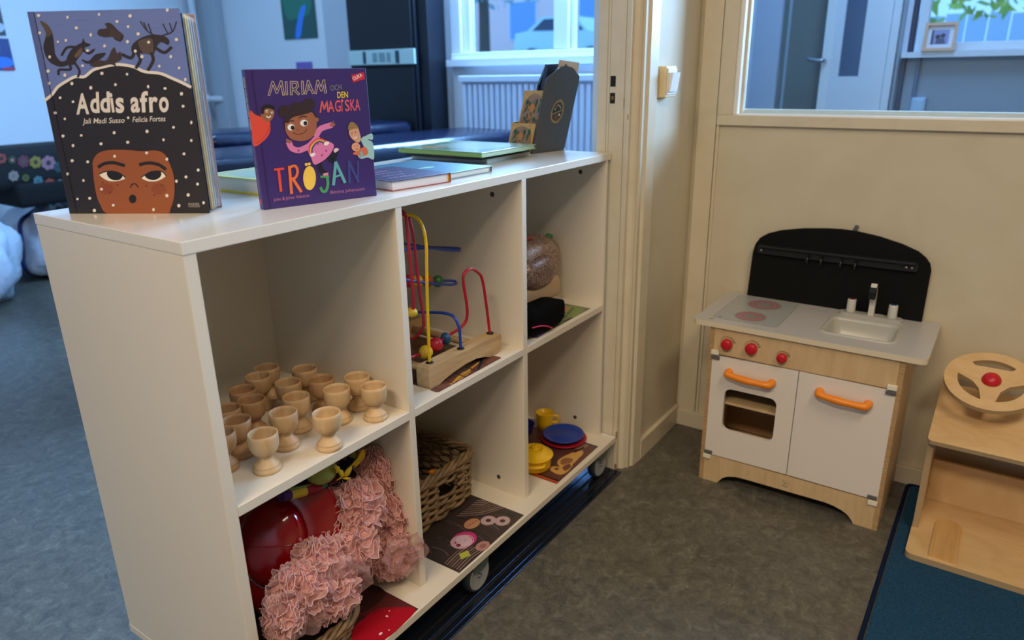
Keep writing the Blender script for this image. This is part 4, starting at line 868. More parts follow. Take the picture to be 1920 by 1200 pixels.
# doors
def kdoor(y0, y1, z0, z1, hole, skewz):
    outer = [(-y0, z0[0]), (-y1, z0[1]), (-y1, z1[1]), (-y0, z1[0])]
    mb = MB(); mb.prism(outer, [hole] if hole else [], ((KX-.0012, 0, 0), (0, -1, 0), (0, 0, 1), (1, 0, 0)), .0098); return mk('door', mb, WHITE, tk)
dl = kdoor(-.2425, -.4432, (.0765, .0785), (.3425, .3455), rrect(.2795, .1525, .4035, .2645, .017), 0)
dr = kdoor(-.4450, -.6425, (.0785, .0775), (.3455, .3445), None, 0)
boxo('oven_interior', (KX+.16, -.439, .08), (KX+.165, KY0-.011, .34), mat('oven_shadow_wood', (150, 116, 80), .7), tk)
def handle(par, y0, z0, y1, z1):
    pts = cat_rom([(KX-.002, -y0, z0), (KX-.013, -y0, z0), (KX-.0195, -(y0+.007), z0-.001), (KX-.0215, -(y0+(y1-y0)*.5), (z0+z1)/2-.0025), (KX-.0195, -(y1-.007), z1-.001), (KX-.013, -y1, z1), (KX-.002, -y1, z1)], 5)
    mb = MB(); mb.tube(pts, [.0082+.0006*sin(i) for i in range(len(pts))], 12); o = mk('handle', mb, ORANGE, par)
    for y, z in ((y0, z0), (y1, z1)):
        mb = MB(); mb.T = frame_T((KX-.0012, -y, z), (0, 1, 0), (0, 0, 1), (-1, 0, 0)); mb.lathe([(.0095, 0), (.0095, .003), (.0085, .0075), (.0068, .0095), (0, .0098)], 20); mk('handle_foot', mb, ORANGE, o)
handle(dl, .286, .3085, .388, .3045); handle(dr, .493, .3085, .594, .3035)
for y, z, par in ((-.2505, .3385, dl), (-.6325, .3395, dr), (-.2515, .0825, dl), (-.6310, .0825, dr)):
    boxo('hinge', (KX-.0052, y-.0105, z-.0040), (KX-.0010, y+.0095, z+.0042), GREYP, par, .0008)
for y, z in ((-.2490, .3525), (-.6340, .3530), (-.2495, .0705), (-.6340, .0700)):
    boxo('hinge_block', (KX-.0065, y-.0098, z-.0058), (KX, y+.0095, z+.0052), mat('cream_plastic_block', (236, 226, 204), .45), tk, .001)
# knobs
for y, z, r in ((-.276, .3785, .0128), (-.334, .3795, .0132), (-.4045, .3715, .0108)):
    mb = MB(); mb.T = frame_T((KX, y, z), (0, 1, 0), (0, 0, 1), (-1, 0, 0))
    n = 36; prof = [(r*.95, 0), (r*1.0, .004), (r*.98, .0115), (r*.90, .0142), (r*.6, .0150), (0, .0152)]
    mb.lathe(prof, n); kn = mk('control_knob', mb, RED, tk)
    mb = MB()
    for q in range(18):
        a = q*2*pi/18; mb.tube([(KX-.003, y+r*.99*cos(a), z+r*.99*sin(a)), (KX-.0125, y+r*.96*cos(a), z+r*.96*sin(a))], .0009, 5)
    mk('knob_ridges', mb, RED, kn, kind='stuff')
    mb = MB(); a = 3.6; mb.T = frame_T((KX-.0148, y+r*.55*cos(a)*-1, z+r*.55*sin(a)), (0, 1, 0), (0, 0, 1), (-1, 0, 0)); mb.lathe([(.0013, 0), (.0013, .0006), (0, .0006)], 10); mk('knob_mark', mb, P(60, 8, 14), kn)
    p = Print(lambda a, b: Vector((KX, -a, b)), (-1, 0, 0), .00004); yy = -y
    for q in range(9):
        a = radians(165-q*18); rr = r*1.32; w_ = .0006+.0003*q
        t_ = Vector((-sin(a), cos(a))); c_ = Vector((yy+rr*cos(a), z+rr*sin(a)))
        for s_ in (-.0011, 0, .0011):
            p.stroke([(c_.x+t_.x*s_-cos(a)*w_, c_.y+t_.y*s_-sin(a)*w_), (c_.x+t_.x*s_+cos(a)*w_, c_.y+t_.y*s_+sin(a)*w_)], .0007, (70, 58, 48), False)
    p.stroke(circ(yy, z-r*1.38, .0020, 12), .0005, (120, 100, 80), False, True); p.stroke([(yy-r*1.25, z-.001), (yy-r*1.45, z-.002)], .0005, (110, 92, 74), False); p.stroke([(yy+r*1.4, z-.005), (yy+r*1.75, z-.0065)], .0006, (110, 92, 74), False)
    p.done('scale_print', tk)
# logo
p = Print(lambda a, b: Vector((KX, -a, b)), (-1, 0, 0), .00004)
p.stroke([(.441, .0500), (.4385, .0545), (.4375, .0580), (.4395, .0605), (.4430, .0600), (.4440, .0570), (.4425, .0530), (.441, .0500)], .0007, (50, 40, 34)); p.stroke([(.442, .0515), (.4455, .0555), (.4495, .0575), (.4520, .0555), (.4500, .0520), (.4465, .0505), (.442, .0515)], .0007, (50, 40, 34))
p.text('Hape', (.4365, .0440), (.4505, .0440), -.0042, (50, 40, 34), .01) ; p.done('logo_print', pl)
# worktop with sink opening
sk = rrect(1.216, .468, 1.345, .616, .020); wt = rrect(1.1521, .1892, 1.4200, .6898, .014)
mb = MB(); mb.prism(wt, [sk], ((0, 0, KC-.0125), (1, 0, 0), (0, -1, 0), (0, 0, 1)), .0125, 0, 1); ct = mk('worktop', mb, [CTOP, mat('pale_ply_edge', (222, 206, 178), .5)], tk)
SINK = mat('pale_grey_sink', (182, 180, 170), .3)
def sk_ring(g, z, r=.02): return [(x, -y, z) for x, y in rrect(1.216+g, .468+g, 1.345-g, .616-g, r)]
rings = [sk_ring(-.006, KC, .024), sk_ring(-.0055, KC+.002, .024), sk_ring(-.002, KC+.0030, .022), sk_ring(.002, KC+.002, .02), sk_ring(.004, KC-.006, .019), sk_ring(.008, KC-.038, .018), sk_ring(.016, KC-.045, .016), sk_ring(.050, KC-.046, .008)]
mb = MB(); n = len(rings[0]); vs = [q for r in rings for q in r]; fs = [[i*n+k, i*n+(k+1) % n, (i+1)*n+(k+1) % n, (i+1)*n+k] for i in range(len(rings)-1) for k in range(n)]+[[(len(rings)-1)*n+k for k in range(n)]]
mb.add(vs, fs, 0, True); mk('sink_basin', mb, SINK, tk)
# hob
mb = MB(); mb.prism(rrect(1.184, .224, 1.398, .378, .012), [], ((0, 0, KC), (1, 0, 0), (0, -1, 0), (0, 0, 1)), .0012); hb = mk('hob_plate', mb, mat('grey_hob', (168, 170, 166), .3), tk)
p = Print(lambda a, b: Vector((a, -b, KC+.0012)), (0, 0, 1), .00005)
p.stroke([(x, y) for x, y in rrect(1.1855, .2255, 1.3965, .3765, .011)], .0012, (140, 142, 140), False, True)
for x, y, r in ((1.343, .304, .0415), (1.236, .302, .0375)):
    p.dot(x, y, r, (136, 138, 134), None, 36)
    for q in (.80, .50): p.stroke(circ(x, y, r*q, 32), .0036, (206, 70, 92), False, True)
p.dot(1.196, .241, .0032, (70, 70, 70)); p.done('hob_print', hb)
p = Print(lambda a, b: Vector((a, -b, KC)), (0, 0, 1), .00005); p.stroke([(1.172, .222), (1.176, .226), (1.172, .229), (1.177, .232)], .0022, (30, 30, 30)); p.done('mark_print', ct)
# tap
TAP = mat('pale_grey_tap', (206, 204, 194), .35)
mb = MB(); mb.prism(rrect(1.368, .474, 1.398, .612, .0145), [], ((0, 0, KC), (1, 0, 0), (0, -1, 0), (0, 0, 1)), .0065); tp = mk('tap_base', mb, SINK, tk)
for y, c in ((-.4985, (120, 30, 40)), (-.5890, (40, 70, 130))):
    mb = MB(); mb.lathe([(.0098, 0), (.0102, .002), (.0098, .030), (.0090, .0325), (0, .0325)], 22, 0, (1.383, y, KC+.0065)); t_ = mk('tap_knob', mb, TAP, tk)
    mb = MB(); mb.lathe([(.0072, .0), (.0070, .0008), (0, .0008)], 18, 0, (1.383, y, KC+.0065+.0325)); mk('tap_cap', mb, P(*c), t_)
mb = MB()
prof = [(0, .006), (.017, .006), (.0185, .030), (.013, .060), (-.004, .0865), (-.010, .088), (-.016, .080), (-.004, .058), (.002, .030)]
mb.prism([(x-.008, z) for x, z in prof], [], ((1.385, -.5375, KC), (1, 0, 0), (0, 0, 1), (0, -1, 0)), .0125); spt = mk('tap_spout', mb, TAP, tk)
mb = MB(); mb.prism([(-.0205, .083), (-.034, .070), (-.030, .052), (-.018, .052), (-.0125, .068)], [], ((1.385, -.5368, KC), (1, 0, 0), (0, 0, 1), (0, -1, 0)), .0135); mk('spout_head', mb, mat('blue_black_plastic', (24, 26, 34), .35), spt)
# splashback
SPX = 1.408
sp_ol = [(.2395, KC), (.2440, .545), (.2490, .569), (.2590, .586), (.2760, .598), (.308, .610), (.362, .6205), (.414, .6260), (.450, .6275), (.482, .6262), (.532, .6192), (.582, .607), (.618, .5935), (.635, .581), (.6455, .568), (.6500, .553), (.6495, KC)]
mb = MB(); mb.prism(sp_ol, [], ((SPX, 0, 0), (0, -1, 0), (0, 0, 1), (1, 0, 0)), .009); sb = mk('splashback', mb, BLACK, tk)
BAR = mat('black_bar', (30, 31, 33), .5, spec=.3)
mb = MB(); mb.prism(rrect(.258, .548, .6245, .569, .007), [], ((SPX-.011, 0, 0), (0, -1, 0), (0, 0, 1), (1, 0, 0)), .006)
mb.box((SPX-.022, -.62, .566), (SPX-.001, -.262, .5705), .001); br = mk('shelf_rail', mb, BAR, tk)
for y in (-.385, -.417, -.462, -.494): 
    mb = MB(); mb.tube(cat_rom([(SPX-.012, y, .556), (SPX-.024, y, .555), (SPX-.028, y, .548), (SPX-.024, y, .541), (SPX-.020, y, .544)], 4), .0032, 8); mk('hook', mb, BLACKP, br)
for y in (-.268, -.600, -.612):
    mb = MB(); mb.T = frame_T((SPX-.011, y, .557), (0, 1, 0), (0, 0, 1), (-1, 0, 0)); mb.lathe([(.003, 0), (.0028, .001), (0, .0013)], 10); mk('screw', mb, STEEL, br)
cl = thing('wall_clip', 'small dark grey clip on the wall just above the black splashback', 'clip', (1.418, -.479, .622))
mb = MB(); mb.T = Matrix.Translation((1.4195, -.479, .6325)) @ Matrix.Rotation(.35, 4, 'X'); mb.box((-.005, -.0045, -.008), (.0024, .0045, .007), .001); mk('clip_body', mb, mat('dark_grey_tape', (84, 88, 92), .5), cl)
mb = MB(); mb.tube([(1.4245, -.479, .636), (1.4255, -.479, .637)], .0015, 6); mk('clip_pin', mb, STEEL, cl)

# ================================================================ STEERING WHEEL TOY
RZ = .006
sy = thing('steering_wheel_toy', 'birch plywood driving toy with steering wheel and red hub on the blue rug', 'toy', (1.25, -.86, RZ))
PE = mat('ply_edge_grey', (176, 150, 112), .55)
YR = -1.20
pr_ = rrect(1.080, .7155, 1.400, -YR, .016)
mb = MB(); mb.prism(pr_, [], ((0, 0, RZ), (1, 0, 0), (0, -1, 0), (0, 0, 1)), .0135, 0, 1); mk('base_board', mb, [BIRCH2, PE], sy)
for y in (-.7165, YR+.0135):
    mb = MB(); mb.prism([(1.189, RZ+.0137), (1.398, RZ+.0137), (1.398, .2860), (1.189, .2395)], [], ((0, y, 0), (1, 0, 0), (0, 0, 1), (0, -1, 0)), .0115, 0, 1); mk('side_panel', mb, [BIRCH2, PE], sy)
boxo('back_panel', (1.334, YR+.0138, RZ+.0138), (1.343, -.7285, .125), BIRCH2, sy, .0006)
sl = .2045
vv = Vector((1, 0, .2045)).normalized(); nn = Vector((-vv.z, 0, vv.x))
mb = MB(); mb.prism(rrect(.7145, 0, -YR+.001, .234, .010), [], (Vector((1.168, 0, .2385)), (0, -1, 0), vv, nn), .010, 0, 1); mk('dashboard', mb, [BIRCH2, PE], sy)
# wheel
WC = Vector((1.300, -.805, .356)); tl = .415
wn = Vector((-sin(tl), 0, cos(tl))); wu = Vector((0, -1, 0)); wv = wn.cross(wu)*-1
if wv.x < 0: wv = -wv
R = .0880
def seg_hole(a0, a1, ri, ro, cut):
    pts = [(ro*cos(radians(a)), ro*sin(radians(a))) for a in [a0+(a1-a0)*k/14 for k in range(15)]]
    am = radians((a0+a1)/2); c = (ri*cos(am), ri*sin(am)); t = (-sin(am), cos(am))
    pts += [(c[0]+t[0]*cut, c[1]+t[1]*cut), (c[0]-t[0]*cut, c[1]-t[1]*cut)]; return pts
holes = [seg_hole(50, 130, .040, .0635, .034), seg_hole(174, 258, .033, .0625, .012), seg_hole(282, 366, .033, .0625, .012)]
mb = MB(); mb.prism(circ(0, 0, R, 72), holes, (WC-wn*.010, wu, wv, wn), .010, 0, 1); wh = mk('steering_wheel', mb, [BIRCH2, PE], sy)
mb = MB(); mb.T = frame_T(WC, wu, wv, wn); mb.lathe([(.0185, 0), (.0180, .005), (.0150, .0105), (.0095, .0145), (0, .016)], 28); mk('hub_cap', mb, RED, wh, 'red hub cap')
bot = WC-wn*.010; q = (bot-Vector((1.168, 0, .2485))).dot(nn)/wn.dot(nn)
mb = MB(); mb.tube([bot-wn*(q-.001), bot], .017, 20); mk('steering_column', mb, BEECH, sy)
mb = MB(); mb.prism([(1.092, .758), (1.092, .810), (1.225, .810)]+[(1.225+.0265*sin(radians(a)), .784+.026*cos(radians(a))) for a in range(0, 181, 15)][::-1]+[(1.225, .758)], [], ((0, 0, RZ+.0136), (1, 0, 0), (0, -1, 0), (0, 0, 1)), .0060)
mk('pedal', mb, mat('pale_beech', (214, 172, 112), .5, wood=((196, 150, 90), (5, 60, 60), .4)), sy)

# ================================================================ RUG
rg = thing('rug', 'dark blue carpet mat with navy bound edge on the floor', 'rug', (.9, -1.3, 0))
mb = MB(); mb.prism(rrect(.30, .6900, 1.402, 2.2, .012), [], ((0, 0, .0003), (1, 0, 0), (0, -1, 0), (0, 0, 1)), .0055); mk('pile', mb, RUGM, rg)
mb = MB(); mb.tube([(x, -y, .0044) for x, y in rrect(.297, .6835, 1.4055, 2.2, .012)], .0042, 8, 0, True)
mk('binding', mb, RUGB, rg)
# ================================================================ BEAD MAZE (middle cubby, upper row)
zm = ZM+.0006
def mat_sheet(name, label, pts, z, base, draw):
    cx = sum(p_[0] for p_ in pts)/len(pts); cy = sum(p_[1] for p_ in pts)/len(pts)
    t = thing(name, label, 'photo sheet', (cx, cy, z), None)
    mb = MB(); mb.prism(pts, [], ((0, 0, z), (1, 0, 0), (0, 1, 0), (0, 0, 1)), .0005); mk('sheet', mb, P(*base, .22), t)
    p = Print(lambda a, b: Vector((a, b, z+.0005)), (0, 0, 1), .00003); draw(p); p.done('photo_print', t); return t
def draw_mid(p):
    p.stroke([(.444, .02), (.63, .02)], .016, (110, 60, 44, .22), False); p.stroke([(.46, .04), (.62, .10)], .018, (150, 108, 70, .22), False); p.stroke([(.48, .014), (.60, .035)], .005, (200, 150, 60, .22)); p.stroke([(.50, .012), (.545, .020), (.535, .028), (.50, .020)], .0022, (206, 160, 60, .22)); p.stroke([(.45, .08), (.63, .16)], .014, (60, 40, 36, .22), False)
    p.stroke([(.56, .012), (.628, .05)], .006, (40, 44, 60, .22), False)
    for k in range(5): p.stroke([(.45+.035*k, .013), (.47+.035*k, .2)], .003, (66, 46, 40, .22), False)
mat_sheet('photo_sheet', 'laminated brown photo sheet lying under the bead maze', [(.442, .010), (.633, .010), (.640, .235), (.442, .235)], ZM, (88, 62, 52), draw_mid)
bz = thing('bead_maze', 'wooden bead maze toy with red, blue and yellow wires and coloured beads', 'bead maze', (.55, .15, ZM+.0008))
def block(y0, y1):
    ol = [(.442, zm), (.468, zm), (.478, zm+.0035), (.505, zm+.0085), (.545, zm+.0130), (.580, zm+.0125), (.605, zm+.0070), (.622, zm+.0006), (.632, zm), (.650, zm), (.6585, zm+.004), (.6625, zm+.012), (.6635, zm+.030), (.661, zm+.0375), (.655, zm+.0395), (.448, zm+.0410), (.4415, zm+.0385), (.4395, zm+.030), (.4395, zm+.006)]
    mb = MB(); mb.prism(ol, [], ((0, y0, 0), (1, 0, 0), (0, 0, 1), (0, 1, 0)), y1-y0); o = mk('end_block', mb, OLDWOOD, bz)
    bv = o.modifiers.new('soft', 'BEVEL'); bv.width = .0035; bv.segments = 3; bv.limit_method = 'ANGLE'; bv.angle_limit = radians(50); return o
block(.030, .060); block(.235, .265)
for x in (.475, .625):
    mb = MB(); mb.tube([(x, .058, zm+.020), (x, .237, zm+.020)], .0075, 12); mk('dowel', mb, OLDWOOD, bz)
Z0 = zm+.0405
WR, WB_, WY = mat('red_coated_wire', (176, 22, 44), .3), mat('blue_coated_wire', (28, 66, 160), .3), mat('yellow_coated_wire', (238, 190, 20), .3)
def wire(pts, m, r=.0029, n=7): mb = MB(); mb.tube(cat_rom(pts, n), r, 10); return mk('wire', mb, m, bz)
def cap(x, y): mb = MB(); mb.lathe([(.0072, -.001), (.0072, .0012), (.0055, .0026), (.003, .0030)], 18, 0, (x, y, Z0)); mk('wire_cap', mb, BLACKP, bz)
wire([(.462, .047, Z0-.004), (.464, .047, .60), (.468, .047, .68), (.470, .047, .718), (.471, .052, .745), (.472, .064, .761), (.474, .082, .766), (.476, .105, .760), (.476, .13, .735), (.475, .17, .65), (.475, .22, .54), (.475, .25, Z0-.004)], WY)
wire([(.490, .101, .757), (.490, .094, .724), (.490, .090, .662), (.490, .086, .615), (.490, .081, .574), (.489, .085, .550), (.487, .112, .526), (.484, .16, .52), (.48, .21, .53), (.478, .25, .56), (.478, .25, .70), (.485, .20, .765), (.489, .14, .775), (.490, .101, .757)], WR)
wire([(.445, .066, .770), (.440, .060, .726), (.438, .056, .667), (.437, .054, .622), (.436, .058, .606), (.436, .075, .598), (.44, .14, .60), (.445, .2, .63), (.446, .24, .70), (.446, .2, .77), (.446, .12, .785), (.445, .066, .770)], WR)
wire([(.548, .043, Z0-.004), (.546, .042, .53), (.545, .043, .546), (.545, .054, .5635), (.545, .078, .567), (.545, .12, .561), (.545, .17, .553), (.546, .225, .545), (.547, .245, .53), (.548, .25, Z0-.004)], WB_)
rp = [(565, 790, .047), (545, 620, .047), (520, 460, .047), (492, 412, .047), (447, 392, .047), (410, 425, .047), (408, 480, .048), (428, 610, .050), (426, 690, .054), (390, 740, .060), (330, 780, .066), (245, 840, .072), (185, 885, .077), (120, 907, .083), (60, 920, .09)]
wire([on(740+u/3.158, 380+v/3.158, 'y', y) for u, v, y in rp]+[(.42, .16, .50), (.43, .22, .52), (.44, .25, Z0-.004)], WR)
h1 = [on(740+u/3.158, 380+v/3.158, 'y', y) for u, v, y in ((40, 240, .15), (75, 246, .15), (200, 264, .147), (330, 268, .142), (376, 271, .138), (386, 278, .13), (372, 284, .122), (300, 280, .12), (200, 268, .118), (75, 276, .13), (40, 280, .13))]
wire(h1, WB_)
h2 = [on(740+u/3.158, 380+v/3.158, 'y', y) for u, v, y in ((40, 462, .16), (138, 465, .155), (195, 465, .152), (255, 465, .148), (310, 462, .144), (350, 464, .14), (366, 475, .132), (350, 484, .124), (300, 485, .12), (200, 476, .118), (85, 460, .12), (40, 452, .12))]
wire(h2, WB_)
for x, y in ((.462, .047), (.548, .043), (.648, .047), (.475, .25), (.548, .25)): cap(x, y)
def bead(u, v, y, r, m, sc=(1, 1, 1), nm='bead'):
    c = on(740+u/3.158, 380+v/3.158, 'y', y); mb = MB(); mb.sphere(c, r, 0, 20, sc); return mk(nm, mb, m, bz)
BY, BR_, BG, BB = mat('yellow_painted_wood', (222, 180, 40), .4), mat('red_painted_wood', (176, 24, 44), .35), mat('green_painted_wood', (44, 104, 50), .4), mat('blue_painted_wood', (30, 72, 112), .4)
bead(185, 885, .077, .0135, BY); bead(245, 840, .072, .0138, BR_); bead(303, 803, .067, .0118, BB, (.62, 1, 1))
bead(255, 465, .148, .0120, BG); bead(195, 465, .152, .0120, mat('orange_red_painted_wood', (178, 60, 36), .4)); bead(135, 465, .155, .0120, BY); bead(82, 463, .158, .0120, BR_)
bead(100, 650, .06, .011, BY, (1, 1, .8))

# ================================================================ BACKPACK CUBBY
def draw_tr(p):
    p.curve([(.90, .02), (.99, .02), (.99, .08), (.90, .09)], (120, 140, 70, .22)); p.curve([(.95, .05), (.985, .06), (.98, .09), (.95, .09)], (190, 120, 90, .22)); p.stroke([(.91, .03), (.99, .05)], .006, (70, 96, 50, .22)); p.stroke([(.93, .025), (.96, .09)], .004, (150, 160, 100, .22)); p.stroke([(.895, .016), (.92, .016)], .006, (44, 40, 60, .22), False)
mat_sheet('photo_sheet', 'laminated green photo sheet under the glittery backpack', [(.80, .012), (1.006, .012), (1.008, .16), (.80, .16)], ZM, (104, 112, 72), draw_tr)
cb_ = thing('fabric_pouch', 'black plush pouch with a pink cord under the glittery backpack', 'pouch', (.81, .05, ZM+.0008))
mb = MB(); T = Matrix.Translation((.737, .012, ZM+.0008)) @ Matrix.Rotation(.04, 4, 'Z')
def soft(cx, cy, cz, rx, ry, rz, e=.5, wob=.02, seed=1, nu=48, nv=24):
    rn = random.Random(seed); ph = [rn.uniform(0, 6) for _ in range(6)]
    sg = lambda q, k: math.copysign(abs(q)**k, q)
    def fn(u, v):
        a = 2*pi*u; b = -pi/2+pi*v; d = 1+wob*(sin(3*a+ph[0]+2*b)+sin(5*a+ph[1]-3*b)+.6*sin(8*a+ph[2]+5*b))
        return Vector((cx+rx*sg(cos(b), e)*sg(cos(a), e)*d, cy+ry*sg(cos(b), e)*sg(sin(a), e)*d, cz+rz*sg(sin(b), e)*d))
    return fn
mb = MB(); mb.grid(soft(.815, .041, ZM+.0305, .082, .034, .028, .45, .012, 4), 56, 24, 0, True, True); mk('pouch_body', mb, mat('black_plush', (7, 7, 8), .95, spec=.1), cb_)
mb = MB(); mb.tube(cat_rom([(.742, .006, ZM+.032), (.77, .0035, ZM+.028), (.80, .003, ZM+.018), (.822, .004, ZM+.006)], 6), .0016, 8); mk('pink_cord', mb, mat('pink_cord', (206, 40, 86), .5), cb_)
mb = MB(); mb.box((.765, .010, ZM+.0008), (.80, .03, ZM+.005), .0015); mk('purple_flap', mb, mat('dark_purple_fabric', (52, 24, 70), .8), cb_)
bp = thing('backpack', 'small rose gold glitter backpack on the upper right shelf', 'backpack', (.86, .13, ZM+.03))
BPZ = ZM+.022; BCX, BCY = .914, .146
mb = MB(); mb.grid(soft(BCX, BCY, BPZ+.030, .094, .062, .030, .42, .006, 6), 64, 20, 0, True, True); mk('base', mb, mat('beige_canvas', (190, 160, 126), .7), bp)
def bag_fn(u, v):
    a = 2*pi*u; b = -pi/2+pi*v; z = sin(b); r = cos(b)
    sg = lambda q, k: math.copysign(abs(q)**k, q)
    wx = .090+.012*max(0, sin(pi*(z+1)/2)); k = 1-.10*max(0, z)
    return Vector((BCX+.016+wx*sg(r, .45 if z > 0 else .25)*sg(cos(a), .7)*k*(1+.02*sin(4*a)), BCY+.058*sg(r, .55 if z > 0 else .3)*sg(sin(a), .75)*(1+.03*sin(5*a+3*z)), BPZ+.042+.052+.056*sg(z, .7 if z > 0 else .55)))
mb = MB(); mb.grid(bag_fn, 72, 36, 0, True, True); mk('bag_body', mb, GLITTER, bp)
def pocket(u, v):
    a = 2*pi*u; x = .066*math.copysign(abs(cos(a))**.8, cos(a))*v; z = .046*math.copysign(abs(sin(a))**.75, sin(a))*v
    return Vector((BCX-.014+x, BCY-.052-.022*math.sqrt(max(0, 1-v**2.6)), BPZ+.080+z*.86))
mb = MB(); mb.grid(pocket, 48, 10, 0, True, True); pk = mk('front_pocket', mb, GLITTER2, bp)
mb = MB(); mb.tube([pocket(k/48, 1.0)+Vector((0, -.001, 0)) for k in range(48)], .0026, 8, 0, True); mk('pocket_piping', mb, mat('bronze_piping', (150, 116, 96), .35, .6), pk)
BRZ = mat('bronze_piping', (150, 116, 96), .35, .6)
for u_, v0_, v1_ in ((.895, .12, .93), (.975, .10, .90)):
    mb = MB(); mb.tube([bag_fn(u_+.02*sin(6*k/20), v0_+(v1_-v0_)*k/20) for k in range(21)], .0022, 8); mk('side_seam', mb, BRZ, bp)
mb = MB(); mb.tube([bag_fn(.955-.06*k/10, .74+.12*k/10)+Vector((.001, -.002, .002)) for k in range(11)], [.003, .006]+[.0075]*7+[.006, .003], 8); mk('green_tab', mb, mat('green_ribbon', (40, 120, 66), .5), bp)
mb = MB(); mb.tube(cat_rom([(BCX-.03, BCY-.02, BPZ+.146), (BCX-.012, BCY-.022, BPZ+.156), (BCX+.006, BCY-.022, BPZ+.152), (BCX+.024, BCY-.02, BPZ+.142)], 5), .004, 8); mk('top_loop', mb, mat('dusty_red_ribbon', (150, 74, 66), .5), bp)
mb = MB(); mb.tube(cat_rom([(.768, .066, ZM+.078), (.776, .055, ZM+.072), (.784, .054, ZM+.064)], 5), .0028, 8); mb.sphere((.785, .054, ZM+.060), .006, 0, 12); mk('zip_pull', mb, STEEL, bp)

# ================================================================ PLAY DISHES (lower right cubby)
def draw_br(p):
    p.poly([(.792, -.024), (.800, -.024), (.802, .16), (.794, .16)], (196, 70, 40, .22)); p.poly([(.801, -.024), (.806, -.024), (.808, .16), (.803, .16)], (30, 26, 34, .22))
    p.poly([(.807, -.023), (.995, -.023), (.995, .0), (.81, .0)], (104, 60, 52, .22))
    p.curve([(.862, .0), (.885, -.012), (.91, -.012), (.948, -.008), (.952, .006), (.92, .020), (.885, .026), (.865, .016)], (208, 160, 84, .22)); p.curve([(.872, .002), (.888, -.006), (.906, -.002), (.905, .014), (.888, .02), (.872, .012)], (146, 96, 60, .22))
    p.curve([(.828, -.012), (.85, -.020), (.885, -.014), (.88, .0), (.86, .006), (.85, .022), (.832, .016)], (206, 160, 80, .22)); p.curve([(.85, -.014), (.874, -.016), (.882, -.004), (.86, .0)], (120, 72, 56, .22)); p.poly([(.84, .004), (.85, .002), (.852, .012), (.843, .014)], (110, 80, 60, .22))
    p.poly([(.955, .0), (.992, .0), (.992, .05), (.955, .05)], (140, 112, 96, .22)); p.stroke([(.94, .012), (.97, .004)], .006, (40, 34, 44, .22), False); p.stroke([(.993, -.02), (.993, .02)], .005, (40, 44, 80, .22), False)
mat_sheet('photo_sheet', 'laminated photo sheet with wooden spoon picture under the play dishes', [(.790, -.0262), (.997, -.0235), (.999, .17), (.792, .17)], ZB, (92, 56, 50), draw_br)
zd = ZB+.0007
def plate(prof, c, m, name, label, cat_='plate', grp=None):
    mb = MB(); mb.lathe(prof, 48, 0, c); return mk(name, mb, m, None, label, cat_, grp)
pc = (.980, .068)
plate([(0, .001), (.038, .0), (.040, .0012), (.0560, .0058), (.0588, .0070), (.0584, .0082), (.055, .0080), (.039, .0035), (0, .003)], (pc[0], pc[1], zd), mat('red_play_plate', (168, 20, 44), .35), 'play_plate', 'red toy plate lying under the blue plate')
plate([(0, .001), (.034, .0), (.036, .0012), (.0515, .0075), (.0532, .0090), (.0526, .0102), (.050, .0098), (.038, .0048), (.0345, .0040), (.033, .0046), (0, .0040)], (pc[0], pc[1]+.001, zd+.0084), BLUE, 'play_plate', 'blue toy plate stacked on the red one')
cup = thing('play_cup', 'yellow toy cup with handle at the back of the lower right cubby', 'cup', (1.0, .135, zd)); cq = (1.006, .142)
mb = MB(); mb.lathe([(0, .001), (.0175, 0), (.0195, .001), (.0215, .020), (.0232, .046), (.0236, .0475), (.0224, .0475), (.0205, .020), (.0185, .003), (0, .003)], 40, 0, (*cq, zd)); mk('cup_body', mb, YELLOW, cup)
hd = Vector((.55, -.835, 0)).normalized(); c3 = Vector((*cq, zd))
mb = MB(); pts = [c3+hd*a+Vector((0, 0, b)) for a, b in ((.021, .036), (.030, .0365), (.0345, .035), (.0355, .029), (.0345, .020), (.030, .0175), (.0205, .0180))]; mb.tube(cat_rom(pts, 5), .0032, 10); mk('handle', mb, YELLOW, cup)
pot = thing('play_pot', 'yellow toy cooking pot with a lid in front of the blue plate', 'pot', (.826, .055, zd)); pq = (.827, .058, zd)
mb = MB(); mb.lathe([(0, .0008), (.033, 0), (.036, .001), (.0385, .006), (.0400, .028), (.0415, .0305), (.0402, .032), (.038, .0315), (.0368, .008), (0, .004)], 48, 0, pq); pb_ = mk('pot_body', mb, YELLOW, pot)
mb = MB(); mb.lathe([(.0385, .0318), (.0440, .0322), (.0448, .0340), (.0440, .0356), (.041, .0362), (.036, .0395), (.028, .0480), (.022, .0508), (.0195, .0508), (.0180, .0492), (.010, .0486), (.0085, .0500), (.0088, .0555), (.0075, .0570), (0, .0574)], 48, 0, pq); mk('lid', mb, YELLOW, pot)
for a in (-2.5, .64):
    c_, s_ = cos(a), sin(a); q0 = Vector(pq)
    pts = [q0+Vector((c_*r-s_*t, s_*r+c_*t, .024)) for r, t in ((.036, -.020), (.0455, -.017), (.0485, 0), (.0455, .017), (.036, .020))]
    mb = MB(); mb.tube(cat_rom(pts, 6), .0034, 10); mk('handle', mb, YELLOW, pot)
q0 = Vector(pq); a = -.95; pts = [q0+Vector((cos(a)*r-sin(a)*t, sin(a)*r+cos(a)*t, .0245)) for r, t in ((.038, -.019), (.043, -.016), (.045, 0), (.043, .016), (.038, .019))]
bw = thing('play_bowl', 'dark blue toy bowl half hidden behind the divider', 'bowl', (.93, .165, zd))
